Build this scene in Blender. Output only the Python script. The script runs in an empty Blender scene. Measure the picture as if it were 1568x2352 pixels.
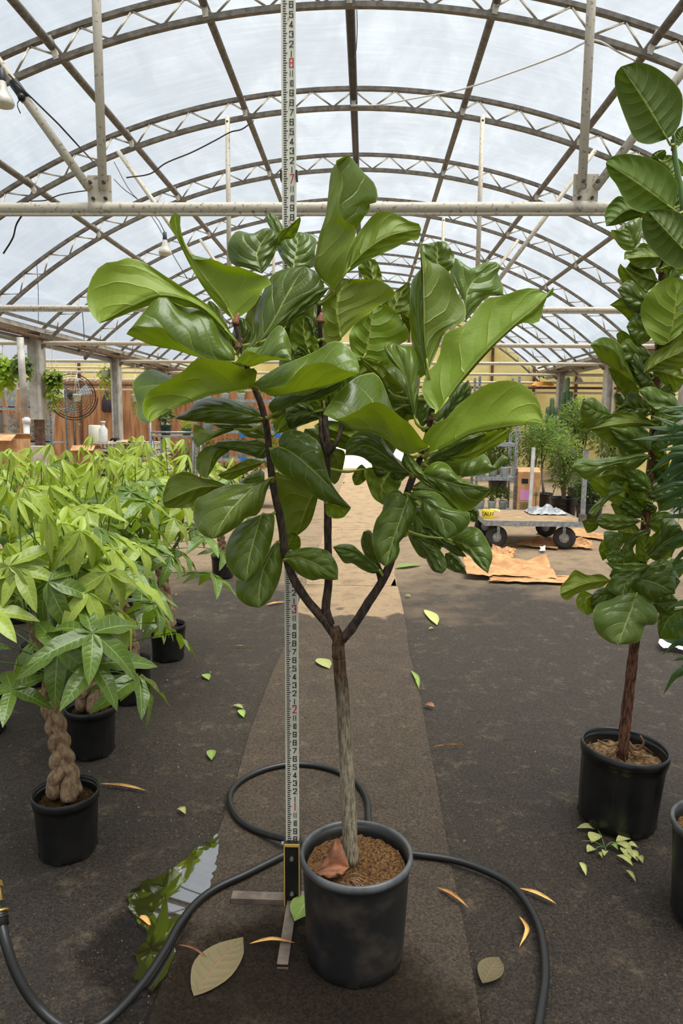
import bpy, math, random
from math import sin, cos, pi, radians, sqrt, atan2
from mathutils import Vector, Matrix

scene = bpy.context.scene
col = scene.collection
V = Vector

# ---------------------------------------------------------------- camera
F, CX, CY = 1620.0, 784.0, 1176.0
CAM = V((0, 0, 1.48))
_p, _y, _r = radians(7.6), radians(1.9), radians(0.5)
FWD = V((-sin(_y) * cos(_p), cos(_y) * cos(_p), -sin(_p)))
_rt = V((cos(_y), sin(_y), 0)); _up = _rt.cross(FWD)
RGT = _rt * cos(_r) + _up * sin(_r); UPV = -_rt * sin(_r) + _up * cos(_r)
cam_data = bpy.data.cameras.new('camera')
cam = bpy.data.objects.new('camera', cam_data); col.objects.link(cam)
cam_data.sensor_fit = 'VERTICAL'; cam_data.sensor_height = 36.0
cam_data.lens = 36.0 * F / 2352.0
cam_data.clip_start = 0.05; cam_data.clip_end = 300
m3 = Matrix((RGT, UPV, -FWD)).transposed()
cam.matrix_world = Matrix.Translation(CAM) @ m3.to_4x4()
scene.camera = cam

# ---------------------------------------------------------------- light
world = bpy.data.worlds.new('overcast_sky'); scene.world = world
world.use_nodes = True
wn = world.node_tree; wn.nodes.clear()
wo = wn.nodes.new('ShaderNodeOutputWorld'); wb = wn.nodes.new('ShaderNodeBackground')
wtc = wn.nodes.new('ShaderNodeTexCoord'); wnz = wn.nodes.new('ShaderNodeTexNoise'); wcr = wn.nodes.new('ShaderNodeValToRGB')
wnz.inputs['Scale'].default_value = 1.6; wnz.inputs['Detail'].default_value = 4
wcr.color_ramp.elements[0].position = .35; wcr.color_ramp.elements[0].color = (.82, .88, .97, 1)
wcr.color_ramp.elements[1].position = .7; wcr.color_ramp.elements[1].color = (.97, .99, 1.0, 1)
wn.links.new(wtc.outputs['Generated'], wnz.inputs['Vector']); wn.links.new(wnz.outputs['Fac'], wcr.inputs['Fac'])
wn.links.new(wcr.outputs['Color'], wb.inputs['Color']); wb.inputs['Strength'].default_value = .52
wn.links.new(wb.outputs['Background'], wo.inputs['Surface'])
sun_d = bpy.data.lights.new('hazy_sun_offscreen', 'SUN'); sun_d.energy = 6.6; sun_d.angle = radians(50); sun_d.color = (1, .95, .86)
sun = bpy.data.objects.new('hazy_sun_offscreen', sun_d); col.objects.link(sun)
sun.rotation_euler = (radians(6), radians(14), 0)
vs = scene.view_settings
vs.view_transform = 'Standard'; vs.look = 'None'; vs.gamma = 1.0; vs.use_curve_mapping = False
vs.exposure = 0.45

# ---------------------------------------------------------------- pixels to rays (1568 x 2352 frame)
def ray(x, y): return FWD + RGT * ((x - CX) / F) - UPV * ((y - CY) / F)
def atY(x, y, d):
    r = ray(x, y); return CAM + r * (d / r.y)
def atG(x, y, z=0.0):
    r = ray(x, y); return CAM + r * ((z - CAM.z) / r.z)

# ---------------------------------------------------------------- mesh helpers
def catmull(pts, t, closed=False):
    n = len(pts)
    if n == 2: return pts[0].lerp(pts[1], t)
    ds = [0.0]
    for a, b in zip(pts, pts[1:]): ds.append(ds[-1] + max((b - a).length, 1e-6))
    s = t * ds[-1]; i = 0
    while i < n - 2 and s > ds[i + 1]: i += 1
    u = (s - ds[i]) / (ds[i + 1] - ds[i])
    p1, p2 = pts[i], pts[i + 1]; L = ds[i + 1] - ds[i]
    m1 = (p2 - p1) if i == 0 else (p2 - pts[i - 1]) * (L / (ds[i + 1] - ds[i - 1]))
    m2 = (p2 - p1) if i == n - 2 else (pts[i + 2] - p1) * (L / (ds[i + 2] - ds[i]))
    u2, u3 = u * u, u * u * u
    return p1 * (2 * u3 - 3 * u2 + 1) + m1 * (u3 - 2 * u2 + u) + p2 * (-2 * u3 + 3 * u2) + m2 * (u3 - u2)
def smooth_path(pts, n):
    pts = [V(p) for p in pts]
    return [catmull(pts, i / (n - 1)) for i in range(n)]

class MB:
    """collects shapes; build() links them as ONE mesh object"""
    def __init__(s): s.v = []; s.f = []; s.m = []; s.uv = None; s.smooth = []
    def add(s, vs, fs, mi=0, sm=False):
        o = len(s.v); s.v.extend([tuple(p) for p in vs])
        for f in fs: s.f.append(tuple(i + o for i in f)); s.m.append(mi); s.smooth.append(sm)
        return s
    def box(s, c, d, rz=0.0, mi=0, M=None):
        x, y, z = d[0] / 2, d[1] / 2, d[2] / 2
        vs = [V((a * x, b * y, e * z)) for e in (-1, 1) for b in (-1, 1) for a in (-1, 1)]
        R = M if M is not None else Matrix.Rotation(rz, 3, 'Z')
        vs = [R @ p + V(c) for p in vs]
        return s.add(vs, [(0, 2, 3, 1), (4, 5, 7, 6), (0, 1, 5, 4), (2, 6, 7, 3), (0, 4, 6, 2), (1, 3, 7, 5)], mi)
    def tube(s, path, r, n=8, mi=0, cap=True, sm=True, jit=0.0, rnd=None, flat=1.0):
        path = [V(p) for p in path]; k = len(path)
        rr = r if isinstance(r, (list, tuple)) else [r] * k
        vs = []; ref = None
        for i, p in enumerate(path):
            t = (path[min(i + 1, k - 1)] - path[max(i - 1, 0)])
            if t.length < 1e-9: t = V((0, 0, 1))
            t.normalize()
            if ref is None:
                ref = V((0, 0, 1)) if abs(t.z) < .9 else V((1, 0, 0))
            a = t.cross(ref).normalized(); b = a.cross(t).normalized(); ref = b
            for j in range(n):
                q = 2 * pi * j / n
                R = rr[i] * (1 + (rnd.uniform(-jit, jit) if jit else 0))
                vs.append(p + a * (cos(q) * R) + b * (sin(q) * R * flat))
        fs = [(i * n + j, i * n + (j + 1) % n, (i + 1) * n + (j + 1) % n, (i + 1) * n + j) for i in range(k - 1) for j in range(n)]
        if cap: fs += [tuple(range(n - 1, -1, -1)), tuple((k - 1) * n + j for j in range(n))]
        return s.add(vs, fs, mi, sm)
    def bar(s, a, b, r, n=6, mi=0): return s.tube([a, b], r, n, mi)
    def lathe(s, prof, n=32, c=(0, 0, 0), mi=0, sm=True, fn=None):
        c = V(c); vs = []
        for (r, z) in prof:
            for j in range(n):
                q = 2 * pi * j / n; R = r if fn is None else fn(r, z, q)
                vs.append(c + V((cos(q) * R, sin(q) * R, z)))
        fs = [(i * n + j, i * n + (j + 1) % n, (i + 1) * n + (j + 1) % n, (i + 1) * n + j) for i in range(len(prof) - 1) for j in range(n)]
        return s.add(vs, fs, mi, sm)
    def prism(s, poly, z0, z1, mi=0):
        n = len(poly)
        vs = [V((p[0], p[1], z0)) for p in poly] + [V((p[0], p[1], z1)) for p in poly]
        fs = [tuple(range(n - 1, -1, -1)), tuple(range(n, 2 * n))] + [(i, (i + 1) % n, n + (i + 1) % n, n + i) for i in range(n)]
        return s.add(vs, fs, mi)
    def sphere(s, c, r, n=10, k=6, mi=0, sq=(1, 1, 1)):
        c = V(c); vs = []
        for i in range(k + 1):
            th = pi * i / k
            for j in range(n):
                q = 2 * pi * j / n
                vs.append(c + V((sin(th) * cos(q) * r * sq[0], sin(th) * sin(q) * r * sq[1], cos(th) * r * sq[2])))
        fs = [(i * n + j, (i + 1) * n + j, (i + 1) * n + (j + 1) % n, i * n + (j + 1) % n) for i in range(k) for j in range(n)]
        return s.add(vs, fs, mi, True)
    def mesh(s, name, mats):
        me = bpy.data.meshes.new(name); me.from_pydata(s.v, [], s.f)
        for m in (mats if isinstance(mats, (list, tuple)) else [mats]): me.materials.append(m)
        if any(s.m): me.polygons.foreach_set('material_index', s.m)
        me.polygons.foreach_set('use_smooth', s.smooth)
        if s.uv is not None:
            ul = me.uv_layers.new(name='UVMap'); buf = []
            for f in s.f:
                for i in f: buf.extend(s.uv[i])
            ul.data.foreach_set('uv', buf)
        me.update()
        return me
    def build(s, name, mats, parent=None): return put(name, s.mesh(name, mats), parent)

def put(name, me, parent=None, loc=None, M=None):
    o = bpy.data.objects.new(name, me); col.objects.link(o)
    if parent is not None: o.parent = parent
    if loc is not None: o.location = loc
    if M is not None: o.matrix_local = M
    return o
def tag(o, label, cat, group=None, kind=None):
    o['label'] = label
    if cat: o['category'] = cat
    if group: o['group'] = group
    if kind: o['kind'] = kind
    return o
def thing(name, label, cat, loc=(0, 0, 0), rz=0.0, group=None):
    o = bpy.data.objects.new(name, None); col.objects.link(o)
    o.empty_display_size = .05
    o.location = loc; o.rotation_euler = (0, 0, rz)
    return tag(o, label, cat, group)
ORD = ['', 'first', 'second', 'third', 'fourth', 'fifth', 'sixth', 'seventh', 'eighth', 'ninth', 'tenth']
def structure(o, label, cat):
    return tag(o, label, cat, None, 'structure')

# ---------------------------------------------------------------- materials
def sr(r, g, b):
    f = lambda c: ((c / 255 + .055) / 1.055) ** 2.4 if c > 10 else c / 255 / 12.92
    return (f(r), f(g), f(b), 1)
class NT:
    def __init__(s, name):
        s.mat = bpy.data.materials.new(name); s.mat.use_nodes = True
        s.t = s.mat.node_tree; s.t.nodes.clear()
        s.out = s.n('ShaderNodeOutputMaterial')
    def n(s, typ, **kw):
        nd = s.t.nodes.new(typ)
        for k, v in kw.items(): setattr(nd, k, v)
        return nd
    def l(s, a, b): s.t.links.new(a, b)
    def setin(s, nd, key, v):
        if hasattr(v, 'is_output'): s.l(v, nd.inputs[key])
        else: nd.inputs[key].default_value = v
    def math(s, op, a, b=None, c=None, clamp=False):
        nd = s.n('ShaderNodeMath', operation=op); nd.use_clamp = clamp
        for i, v in enumerate((a, b, c)):
            if v is not None: s.setin(nd, i, v)
        return nd.outputs[0]
    def mix(s, f, a, b, typ='MIX'):
        nd = s.n('ShaderNodeMix', data_type='RGBA', blend_type=typ)
        s.setin(nd, 0, f); s.setin(nd, 6, a); s.setin(nd, 7, b)
        return nd.outputs[2]
    def noise(s, vec, scale, detail=4, rough=.55, dist=0.0):
        nd = s.n('ShaderNodeTexNoise'); s.l(vec, nd.inputs['Vector'])
        nd.inputs['Scale'].default_value = scale; nd.inputs['Detail'].default_value = detail
        nd.inputs['Roughness'].default_value = rough; nd.inputs['Distortion'].default_value = dist
        return nd.outputs['Fac']
    def ramp(s, f, stops):
        nd = s.n('ShaderNodeValToRGB'); s.setin(nd, 0, f); cr = nd.color_ramp
        while len(cr.elements) < len(stops): cr.elements.new(.5)
        for e, (p, c) in zip(cr.elements, stops): e.position = p; e.color = c
        return nd.outputs[0]
    def step(s, x, a, b): # smooth 0..1 between a and b
        nd = s.n('ShaderNodeMapRange', interpolation_type='SMOOTHSTEP'); s.setin(nd, 0, x)
        nd.inputs[1].default_value = a; nd.inputs[2].default_value = b
        return nd.outputs[0]
    def coord(s, which='Object'): return s.n('ShaderNodeTexCoord').outputs[which]
    def bump(s, h, strength=.3, dist=.01):
        nd = s.n('ShaderNodeBump'); s.l(h, nd.inputs['Height']); nd.inputs['Strength'].default_value = strength
        nd.inputs['Distance'].default_value = dist
        return nd.outputs[0]
    def bsdf(s, color, rough=.6, metal=0.0, normal=None, spec=.5):
        b = s.n('ShaderNodeBsdfPrincipled'); s.setin(b, 'Base Color', color); s.setin(b, 'Roughness', rough)
        s.setin(b, 'Metallic', metal); b.inputs['Specular IOR Level'].default_value = spec
        if normal is not None: s.l(normal, b.inputs['Normal'])
        return b.outputs[0]
    def done(s, sh): s.l(sh, s.out.inputs['Surface']); return s.mat

def simple(name, c1, c2=None, scale=20, rough=.6, metal=0.0, bump=0.0, bscale=None, spec=.5, stretch=None, lo=.35, hi=.65, geo=False):
    """two colours mixed by noise, with fine relief"""
    t = NT(name)
    vec = t.n('ShaderNodeNewGeometry').outputs['Position'] if geo else t.coord('Object')
    if stretch:
        mp = t.n('ShaderNodeMapping'); mp.inputs['Scale'].default_value = stretch; t.l(vec, mp.inputs['Vector']); vec = mp.outputs[0]
    if c2 is None: c = c1
    else: c = t.mix(t.step(t.noise(vec, scale), lo, hi), c1, c2)
    nm = t.bump(t.noise(vec, bscale or scale * 2, 5), bump, .01) if bump else None
    return t.done(t.bsdf(c, rough, metal, nm, spec))

def leaf_material(name, upper, under, vein_u, vein_d, nveins=7.0, sweep=1.4, trans=.35, rough=.38, midw=.06, latw=.10, glow=None, spots=None, mott=.25, spec=.5, quiltd=.005, finev=.10):
    """two-sided leaf blade: colour of the upper and lower face, midrib and side veins from the blade's own UV, light coming through"""
    t = NT(name)
    uv = t.n('ShaderNodeSeparateXYZ'); t.l(t.coord('UV'), uv.inputs[0])
    u, v = uv.outputs[0], uv.outputs[1]
    sgn = t.math('SUBTRACT', u, .5)
    a = t.math('MULTIPLY', t.math('ABSOLUTE', sgn), 2.0)
    side = t.math('MULTIPLY', t.math('GREATER_THAN', sgn, 0.0), .42)
    wob = t.math('MULTIPLY', t.noise(t.coord('UV'), 3.0, 2), .5)
    p = t.math('SUBTRACT', t.math('ADD', t.math('MULTIPLY', v, nveins), t.math('ADD', side, wob)), t.math('MULTIPLY', t.math('POWER', a, 1.25), sweep))
    tri = t.math('MULTIPLY', t.math('ABSOLUTE', t.math('SUBTRACT', t.math('FRACT', p), .5)), 2.0)
    lat = t.math('MULTIPLY', t.step(tri, latw, 0.0), t.step(a, 1.0, .55))
    p2 = t.math('ADD', t.math('MULTIPLY', v, nveins * 4.3), t.math('MULTIPLY', a, 7.0))
    tri2 = t.math('MULTIPLY', t.math('ABSOLUTE', t.math('SUBTRACT', t.math('FRACT', p2), .5)), 2.0)
    fine = t.math('MULTIPLY', t.step(tri2, .20, 0.0), finev)
    mid = t.step(a, midw, midw * .4)
    vein = t.math('MAXIMUM', t.math('MAXIMUM', lat, mid), fine)
    rim = t.step(a, .965, .995)
    info = t.n('ShaderNodeObjectInfo')
    mot = t.noise(t.coord('Object'), 14.0, 3)
    rv = t.math('ADD', .78, t.math('MULTIPLY', info.outputs['Random'], .5))
    def shade(c):
        k = t.mix(t.math('MULTIPLY', mot, mott * 2), c, tuple(x * .6 for x in c[:3]) + (1,))
        nd = t.n('ShaderNodeMix', data_type='RGBA', blend_type='MULTIPLY'); nd.inputs[0].default_value = 1
        t.l(k, nd.inputs[6]); cmb = t.n('ShaderNodeCombineColor')
        for i in range(3): t.l(rv, cmb.inputs[i])
        t.l(cmb.outputs[0], nd.inputs[7])
        tint = t.n('ShaderNodeMix', data_type='RGBA', blend_type='MULTIPLY'); tint.inputs[0].default_value = 1
        t.l(nd.outputs[2], tint.inputs[6]); t.l(info.outputs['Color'], tint.inputs[7])
        return tint.outputs[2]
    vf = t.math('MAXIMUM', t.math('MULTIPLY', vein, .80), t.math('MULTIPLY', rim, .6))
    cu = t.mix(vf, shade(upper), vein_u); cd = t.mix(vf, shade(under), vein_d)
    back = t.n('ShaderNodeNewGeometry').outputs['Backfacing']
    c = t.mix(back, cu, cd)
    if spots:
        sp = t.step(t.noise(t.coord('Object'), 26.0, 4, .6), spots, spots + .03)
        c = t.mix(sp, c, (.10, .055, .02, 1))
    quilt = t.math('MULTIPLY', t.math('POWER', tri, .6), t.step(a, 1.0, .6))
    h = t.math('SUBTRACT', t.math('MULTIPLY', quilt, 1.4), t.math('MULTIPLY', vein, .5))
    nm = t.bump(t.math('ADD', h, t.math('MULTIPLY', mot, .8)), quiltd * 110, quiltd)
    rg = t.math('ADD', rough, t.math('MULTIPLY', back, .25))
    b = t.bsdf(c, rg, 0.0, nm, spec)
    tr = t.n('ShaderNodeBsdfTranslucent')
    g = glow or (.28, .48, .02, 1)
    t.l(t.mix(vf, shade(g), tuple(x * .55 for x in g[:3]) + (1,)), tr.inputs['Color'])
    ms = t.n('ShaderNodeMixShader'); ms.inputs[0].default_value = trans
    t.l(b, ms.inputs[1]); t.l(tr.outputs[0], ms.inputs[2])
    return t.done(ms.outputs[0])

MT = {}
MT['steel'] = simple('weathered_galvanised_steel', sr(202, 190, 168), sr(130, 114, 94), 45, .55, .0, .15, lo=.55, hi=.70)
MT['steel_dark'] = simple('shaded_grey_steel_channel', sr(120, 112, 98), sr(88, 80, 70), 18, .55, .0, .1)  # darker steel tone, shade put into the colour
MT['steel_black'] = simple('dark_painted_pipe', sr(48, 42, 38), sr(70, 60, 52), 16, .5, .2)
MT['post'] = simple('grey_painted_post', sr(196, 192, 182), sr(164, 156, 144), 6, .6, .1, .1)
MT['rust'] = simple('rusty_brown_pipe', sr(122, 88, 66), sr(86, 62, 48), 14, .65, .2, .2)
MT['galv'] = simple('bright_galvanised_metal', sr(176, 180, 180), sr(140, 145, 146), 25, .4, .5)
MT['black_plastic'] = simple('black_pot_plastic', sr(20, 20, 20), sr(32, 31, 29), 9, .28, 0, .05, spec=.5)
MT['grey_pot'] = simple('scuffed_charcoal_pot_plastic', sr(28, 28, 28), sr(70, 62, 53), 9, .45, 0, .1, lo=.45, hi=.8)
MT['rim_grey'] = simple('worn_grey_pot_rim', sr(88, 89, 89), sr(60, 60, 60), 12, .4)
MT['white_plastic'] = simple('white_plastic', sr(225, 226, 222), sr(205, 204, 198), 9, .45)
MT['green_plastic'] = simple('dark_green_plastic', sr(40, 66, 44), sr(30, 50, 34), 9, .45)
MT['rubber'] = simple('black_hose_rubber', sr(28, 27, 26), sr(110, 96, 80), 4.5, .4, 0, .06, lo=.62, hi=.70)
MT['brass'] = simple('brass_fitting', sr(200, 170, 96), sr(150, 120, 66), 30, .35, .8)
MT['cardboard'] = simple('tan_cardboard', sr(206, 160, 112), sr(180, 134, 90), 8, .8, 0, .1)
MT['kraft'] = simple('brown_kraft_paper', sr(206, 156, 104), sr(176, 126, 80), 7, .8, 0, .25, 14)
MT['wood'] = simple('bare_timber', sr(190, 160, 118), sr(150, 118, 80), 5, .75, 0, .2, stretch=(1, 8, 8))
MT['plywood'] = simple('brown_plywood_sheet', sr(180, 132, 88), sr(142, 96, 60), 3.5, .75, 0, .2, stretch=(3.0, 3.0, .35))
MT['deck'] = simple('dusty_plywood_deck', sr(176, 146, 108), sr(138, 108, 76), 6, .8, 0, .2, stretch=(1, 4, 1))
MT['stud'] = simple('dark_brown_stud', sr(110, 70, 46), sr(84, 52, 34), 8, .7)
MT['pallet'] = simple('white_washed_pallet_wood', sr(216, 206, 188), sr(186, 172, 150), 7, .75, 0, .2)
t = NT('fig_trunk_bark'); o = t.coord('Object')
mp = t.n('ShaderNodeMapping'); mp.inputs['Scale'].default_value = (1, 1, .16); t.l(o, mp.inputs['Vector'])
n1 = t.noise(mp.outputs[0], 190, 5, .7); n2 = t.noise(mp.outputs[0], 60, 4, .6); n3 = t.noise(o, 9, 3)
sz = t.n('ShaderNodeSeparateXYZ'); t.l(o, sz.inputs[0])
hz = t.step(t.math('ADD', sz.outputs[2], t.math('MULTIPLY', t.math('SUBTRACT', n3, .5), .35)), .55, .86)
cl = t.mix(t.step(n1, .30, .72), sr(96, 84, 66), sr(184, 172, 144)); cd = t.mix(t.step(n1, .35, .68), sr(40, 28, 20), sr(112, 86, 62))
MT['bark'] = t.done(t.bsdf(t.mix(hz, cl, cd), .85, 0, t.bump(t.math('ADD', n1, n2), 1.0, .006), .25))
MT['bark_dark'] = simple('dark_brown_branch_bark', sr(82, 62, 47), sr(36, 27, 20), 120, .85, 0, 1.0, 110, stretch=(1, 1, .3))
MT['bark_red'] = simple('reddish_brown_bark', sr(132, 84, 56), sr(58, 36, 26), 130, .85, 0, 1.0, 110, stretch=(1, 1, .25))
MT['root'] = simple('tan_roots', sr(150, 116, 80), sr(110, 80, 54), 20, .8)
MT['braid'] = simple('money_tree_bark', sr(182, 152, 116), sr(126, 98, 70), 70, .75, 0, 1.0, 90, stretch=(1, 1, .5), lo=.32, hi=.70)
MT['stem'] = simple('green_stem', sr(98, 128, 56), sr(76, 98, 48), 15, .55)
MT['water'] = None
MT['ink'] = simple('black_print', sr(22, 22, 28), None, rough=.5)
MT['red_ink'] = simple('red_print', sr(190, 38, 48), None, rough=.5)
MT['pale_red_ink'] = simple('faded_red_print', sr(196, 110, 104), None, rough=.5)
MT['rod'] = simple('off_white_fibreglass', sr(222, 218, 198), sr(212, 208, 186), 6, .45)
MT['bracket'] = simple('black_powder_coat', sr(26, 26, 24), sr(40, 38, 32), 12, .4, .3)
MT['yellow_edge'] = simple('yellow_plastic_edge', sr(206, 168, 88), None, rough=.5)
MT['flat_steel'] = simple('dusty_flat_steel', sr(128, 112, 98), sr(96, 84, 74), 18, .6, .4, .1)
MT['bolt'] = simple('zinc_bolt', sr(170, 168, 165), None, rough=.35, metal=.8)
MT['yellow_tape'] = simple('caution_yellow_tape', sr(240, 216, 40), None, rough=.4)
MT['pink'] = simple('pink_label_paper', sr(222, 150, 200), None, rough=.7)
MT['green_ink'] = simple('green_print', sr(70, 110, 70), None, rough=.7)
MT['purple_cloth'] = simple('dark_purple_cloth', sr(62, 50, 60), sr(46, 38, 46), 12, .8)
MT['orange_cloth'] = simple('orange_cloth', sr(226, 150, 60), sr(204, 126, 44), 12, .8)
MT['blue'] = simple('blue_plastic', sr(40, 110, 190), None, rough=.5)
MT['cord_white'] = simple('white_string', sr(226, 222, 212), None, rough=.7)
MT['cable'] = simple('dark_cable', sr(60, 56, 52), None, rough=.6)
MT['bulb'] = simple('frosted_bulb_glass', sr(226, 220, 206), sr(200, 190, 170), 20, .3)
MT['socket'] = simple('black_socket', sr(40, 40, 40), None, rough=.5)
MT['red_petal'] = simple('red_petals', sr(206, 36, 36), None, rough=.6)
MT['tyre'] = simple('black_tyre_rubber', sr(44, 40, 37), sr(58, 53, 48), 20, .7)
MT['hub'] = simple('grey_wheel_hub', sr(216, 212, 206), sr(180, 174, 166), 20, .5, .0)
MT['roof_panel'] = simple('weathered_dark_roof_panel', sr(98, 92, 80), sr(74, 68, 58), 6, .7)

def soil_mat(name, dark, mid, fleck, scale=1.0):
    t = NT(name); o = t.coord('Object')
    n1 = t.noise(o, 60 * scale, 5, .7); n2 = t.noise(o, 14 * scale, 3)
    c = t.mix(t.step(n1, .36, .66), dark, mid)
    vo = t.n('ShaderNodeTexVoronoi'); t.l(o, vo.inputs['Vector']); vo.inputs['Scale'].default_value = 95 * scale
    fl = t.math('MULTIPLY', t.step(vo.outputs['Distance'], .16, .10), t.step(n2, .50, .58))
    c = t.mix(fl, c, fleck)
    return t.done(t.bsdf(c, .9, 0, t.bump(n1, .9, .01), .2))
MT['soil'] = soil_mat('brown_potting_mix', sr(52, 33, 20), sr(136, 98, 56), sr(226, 214, 190), 2.2)
MT['soil_dry'] = soil_mat('dry_rooty_soil', sr(92, 68, 46), sr(166, 134, 92), sr(226, 214, 190))

# leaves
MT['fig'] = leaf_material('fiddle_leaf_blade', sr(92, 112, 36), sr(122, 140, 30), sr(172, 184, 98), sr(178, 186, 78), 5.0, 1.5, .28, .26, .055, .085, glow=(.20, .27, .004, 1), spots=.80)
MT['audrey'] = leaf_material('banyan_leaf_blade', sr(70, 94, 22), sr(86, 110, 20), sr(176, 190, 90), sr(182, 194, 88), 8.0, 1.3, .2, .4, .05, .07, glow=(.12, .19, .004, 1), mott=.1)
MT['money'] = leaf_material('money_tree_leaflet', sr(154, 170, 64), sr(182, 194, 72), sr(182, 204, 122), sr(190, 210, 116), 9.0, 1.0, .36, .30, .07, .10, glow=(.40, .50, .02, 1), mott=.15, quiltd=.0015)
MT['money_dark'] = leaf_material('mature_money_tree_leaflet', sr(98, 122, 44), sr(140, 158, 56), sr(150, 180, 96), sr(170, 192, 100), 9.0, 1.0, .28, .26, .07, .09, glow=(.24, .36, .015, 1), mott=.2, quiltd=.002)
MT['money_young'] = leaf_material('young_money_tree_leaflet', sr(176, 192, 76), sr(196, 208, 84), sr(196, 216, 130), sr(202, 220, 120), 9.0, 1.0, .42, .34, .08, .10, glow=(.42, .55, .03, 1), mott=.15, quiltd=.0012)
MT['strap'] = leaf_material('dracaena_strap_leaf', sr(54, 84, 44), sr(84, 112, 60), sr(84, 112, 70), sr(104, 130, 80), 1.0, .2, .25, .32, .05, .0, mott=.1)
MT['lime'] = leaf_material('lime_foliage', sr(150, 184, 50), sr(180, 206, 70), sr(190, 210, 110), sr(200, 216, 120), 5.0, 1.0, .4, .45, .06, .06, glow=(.5, .6, .04, 1))
MT['bush'] = leaf_material('small_green_foliage', sr(122, 148, 68), sr(150, 172, 86), sr(130, 160, 90), sr(150, 174, 100), 5.0, 1.0, .35, .45, .06, .06, glow=(.28, .42, .05, 1))
MT['darkbush'] = leaf_material('dark_green_foliage', sr(80, 112, 54), sr(108, 136, 66), sr(100, 130, 80), sr(110, 140, 80), 5.0, 1.0, .3, .4, .06, .06, glow=(.16, .28, .03, 1))
MT['fallen_yellow'] = leaf_material('fallen_yellow_leaf', sr(190, 192, 108), sr(190, 192, 116), sr(206, 206, 146), sr(206, 206, 146), 6.0, 1.2, .15, .6, .05, .05, spots=.74)
MT['fallen_green'] = leaf_material('fallen_green_leaf', sr(132, 168, 68), sr(150, 176, 84), sr(180, 200, 130), sr(180, 200, 130), 5.0, 1.4, .15, .5, .05, .05, spots=.70)
MT['fallen_tan'] = leaf_material('fallen_tan_leaf', sr(104, 93, 64), sr(104, 93, 64), sr(140, 100, 68), sr(140, 100, 68), 8.0, 1.0, .05, .6, .05, .03, mott=.3)
MT['dry_strip'] = simple('dry_straw_leaf', sr(214, 168, 96), sr(168, 114, 60), 12, .7, 0, .3)
MT['dry_brown'] = simple('dry_brown_leaf', sr(150, 96, 64), sr(104, 62, 42), 20, .6, 0, .4)
MT['cactus'] = simple('cactus_skin', sr(96, 122, 80), sr(74, 98, 64), 12, .6, 0, .2)
# ================================================================ THE SETTING
S = 1.83                       # truss spacing
TY = [2.24 * S + k * S for k in range(10)]
XC, RB, ZC = -0.17, 7.15, 4.65 - 7.15      # arch of the bottom chord
HALF = radians(45.4)
def arch(q, dr=0.0, y=0.0): return V((XC + (RB + dr) * sin(q), y, ZC + (RB + dr) * cos(q)))

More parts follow.
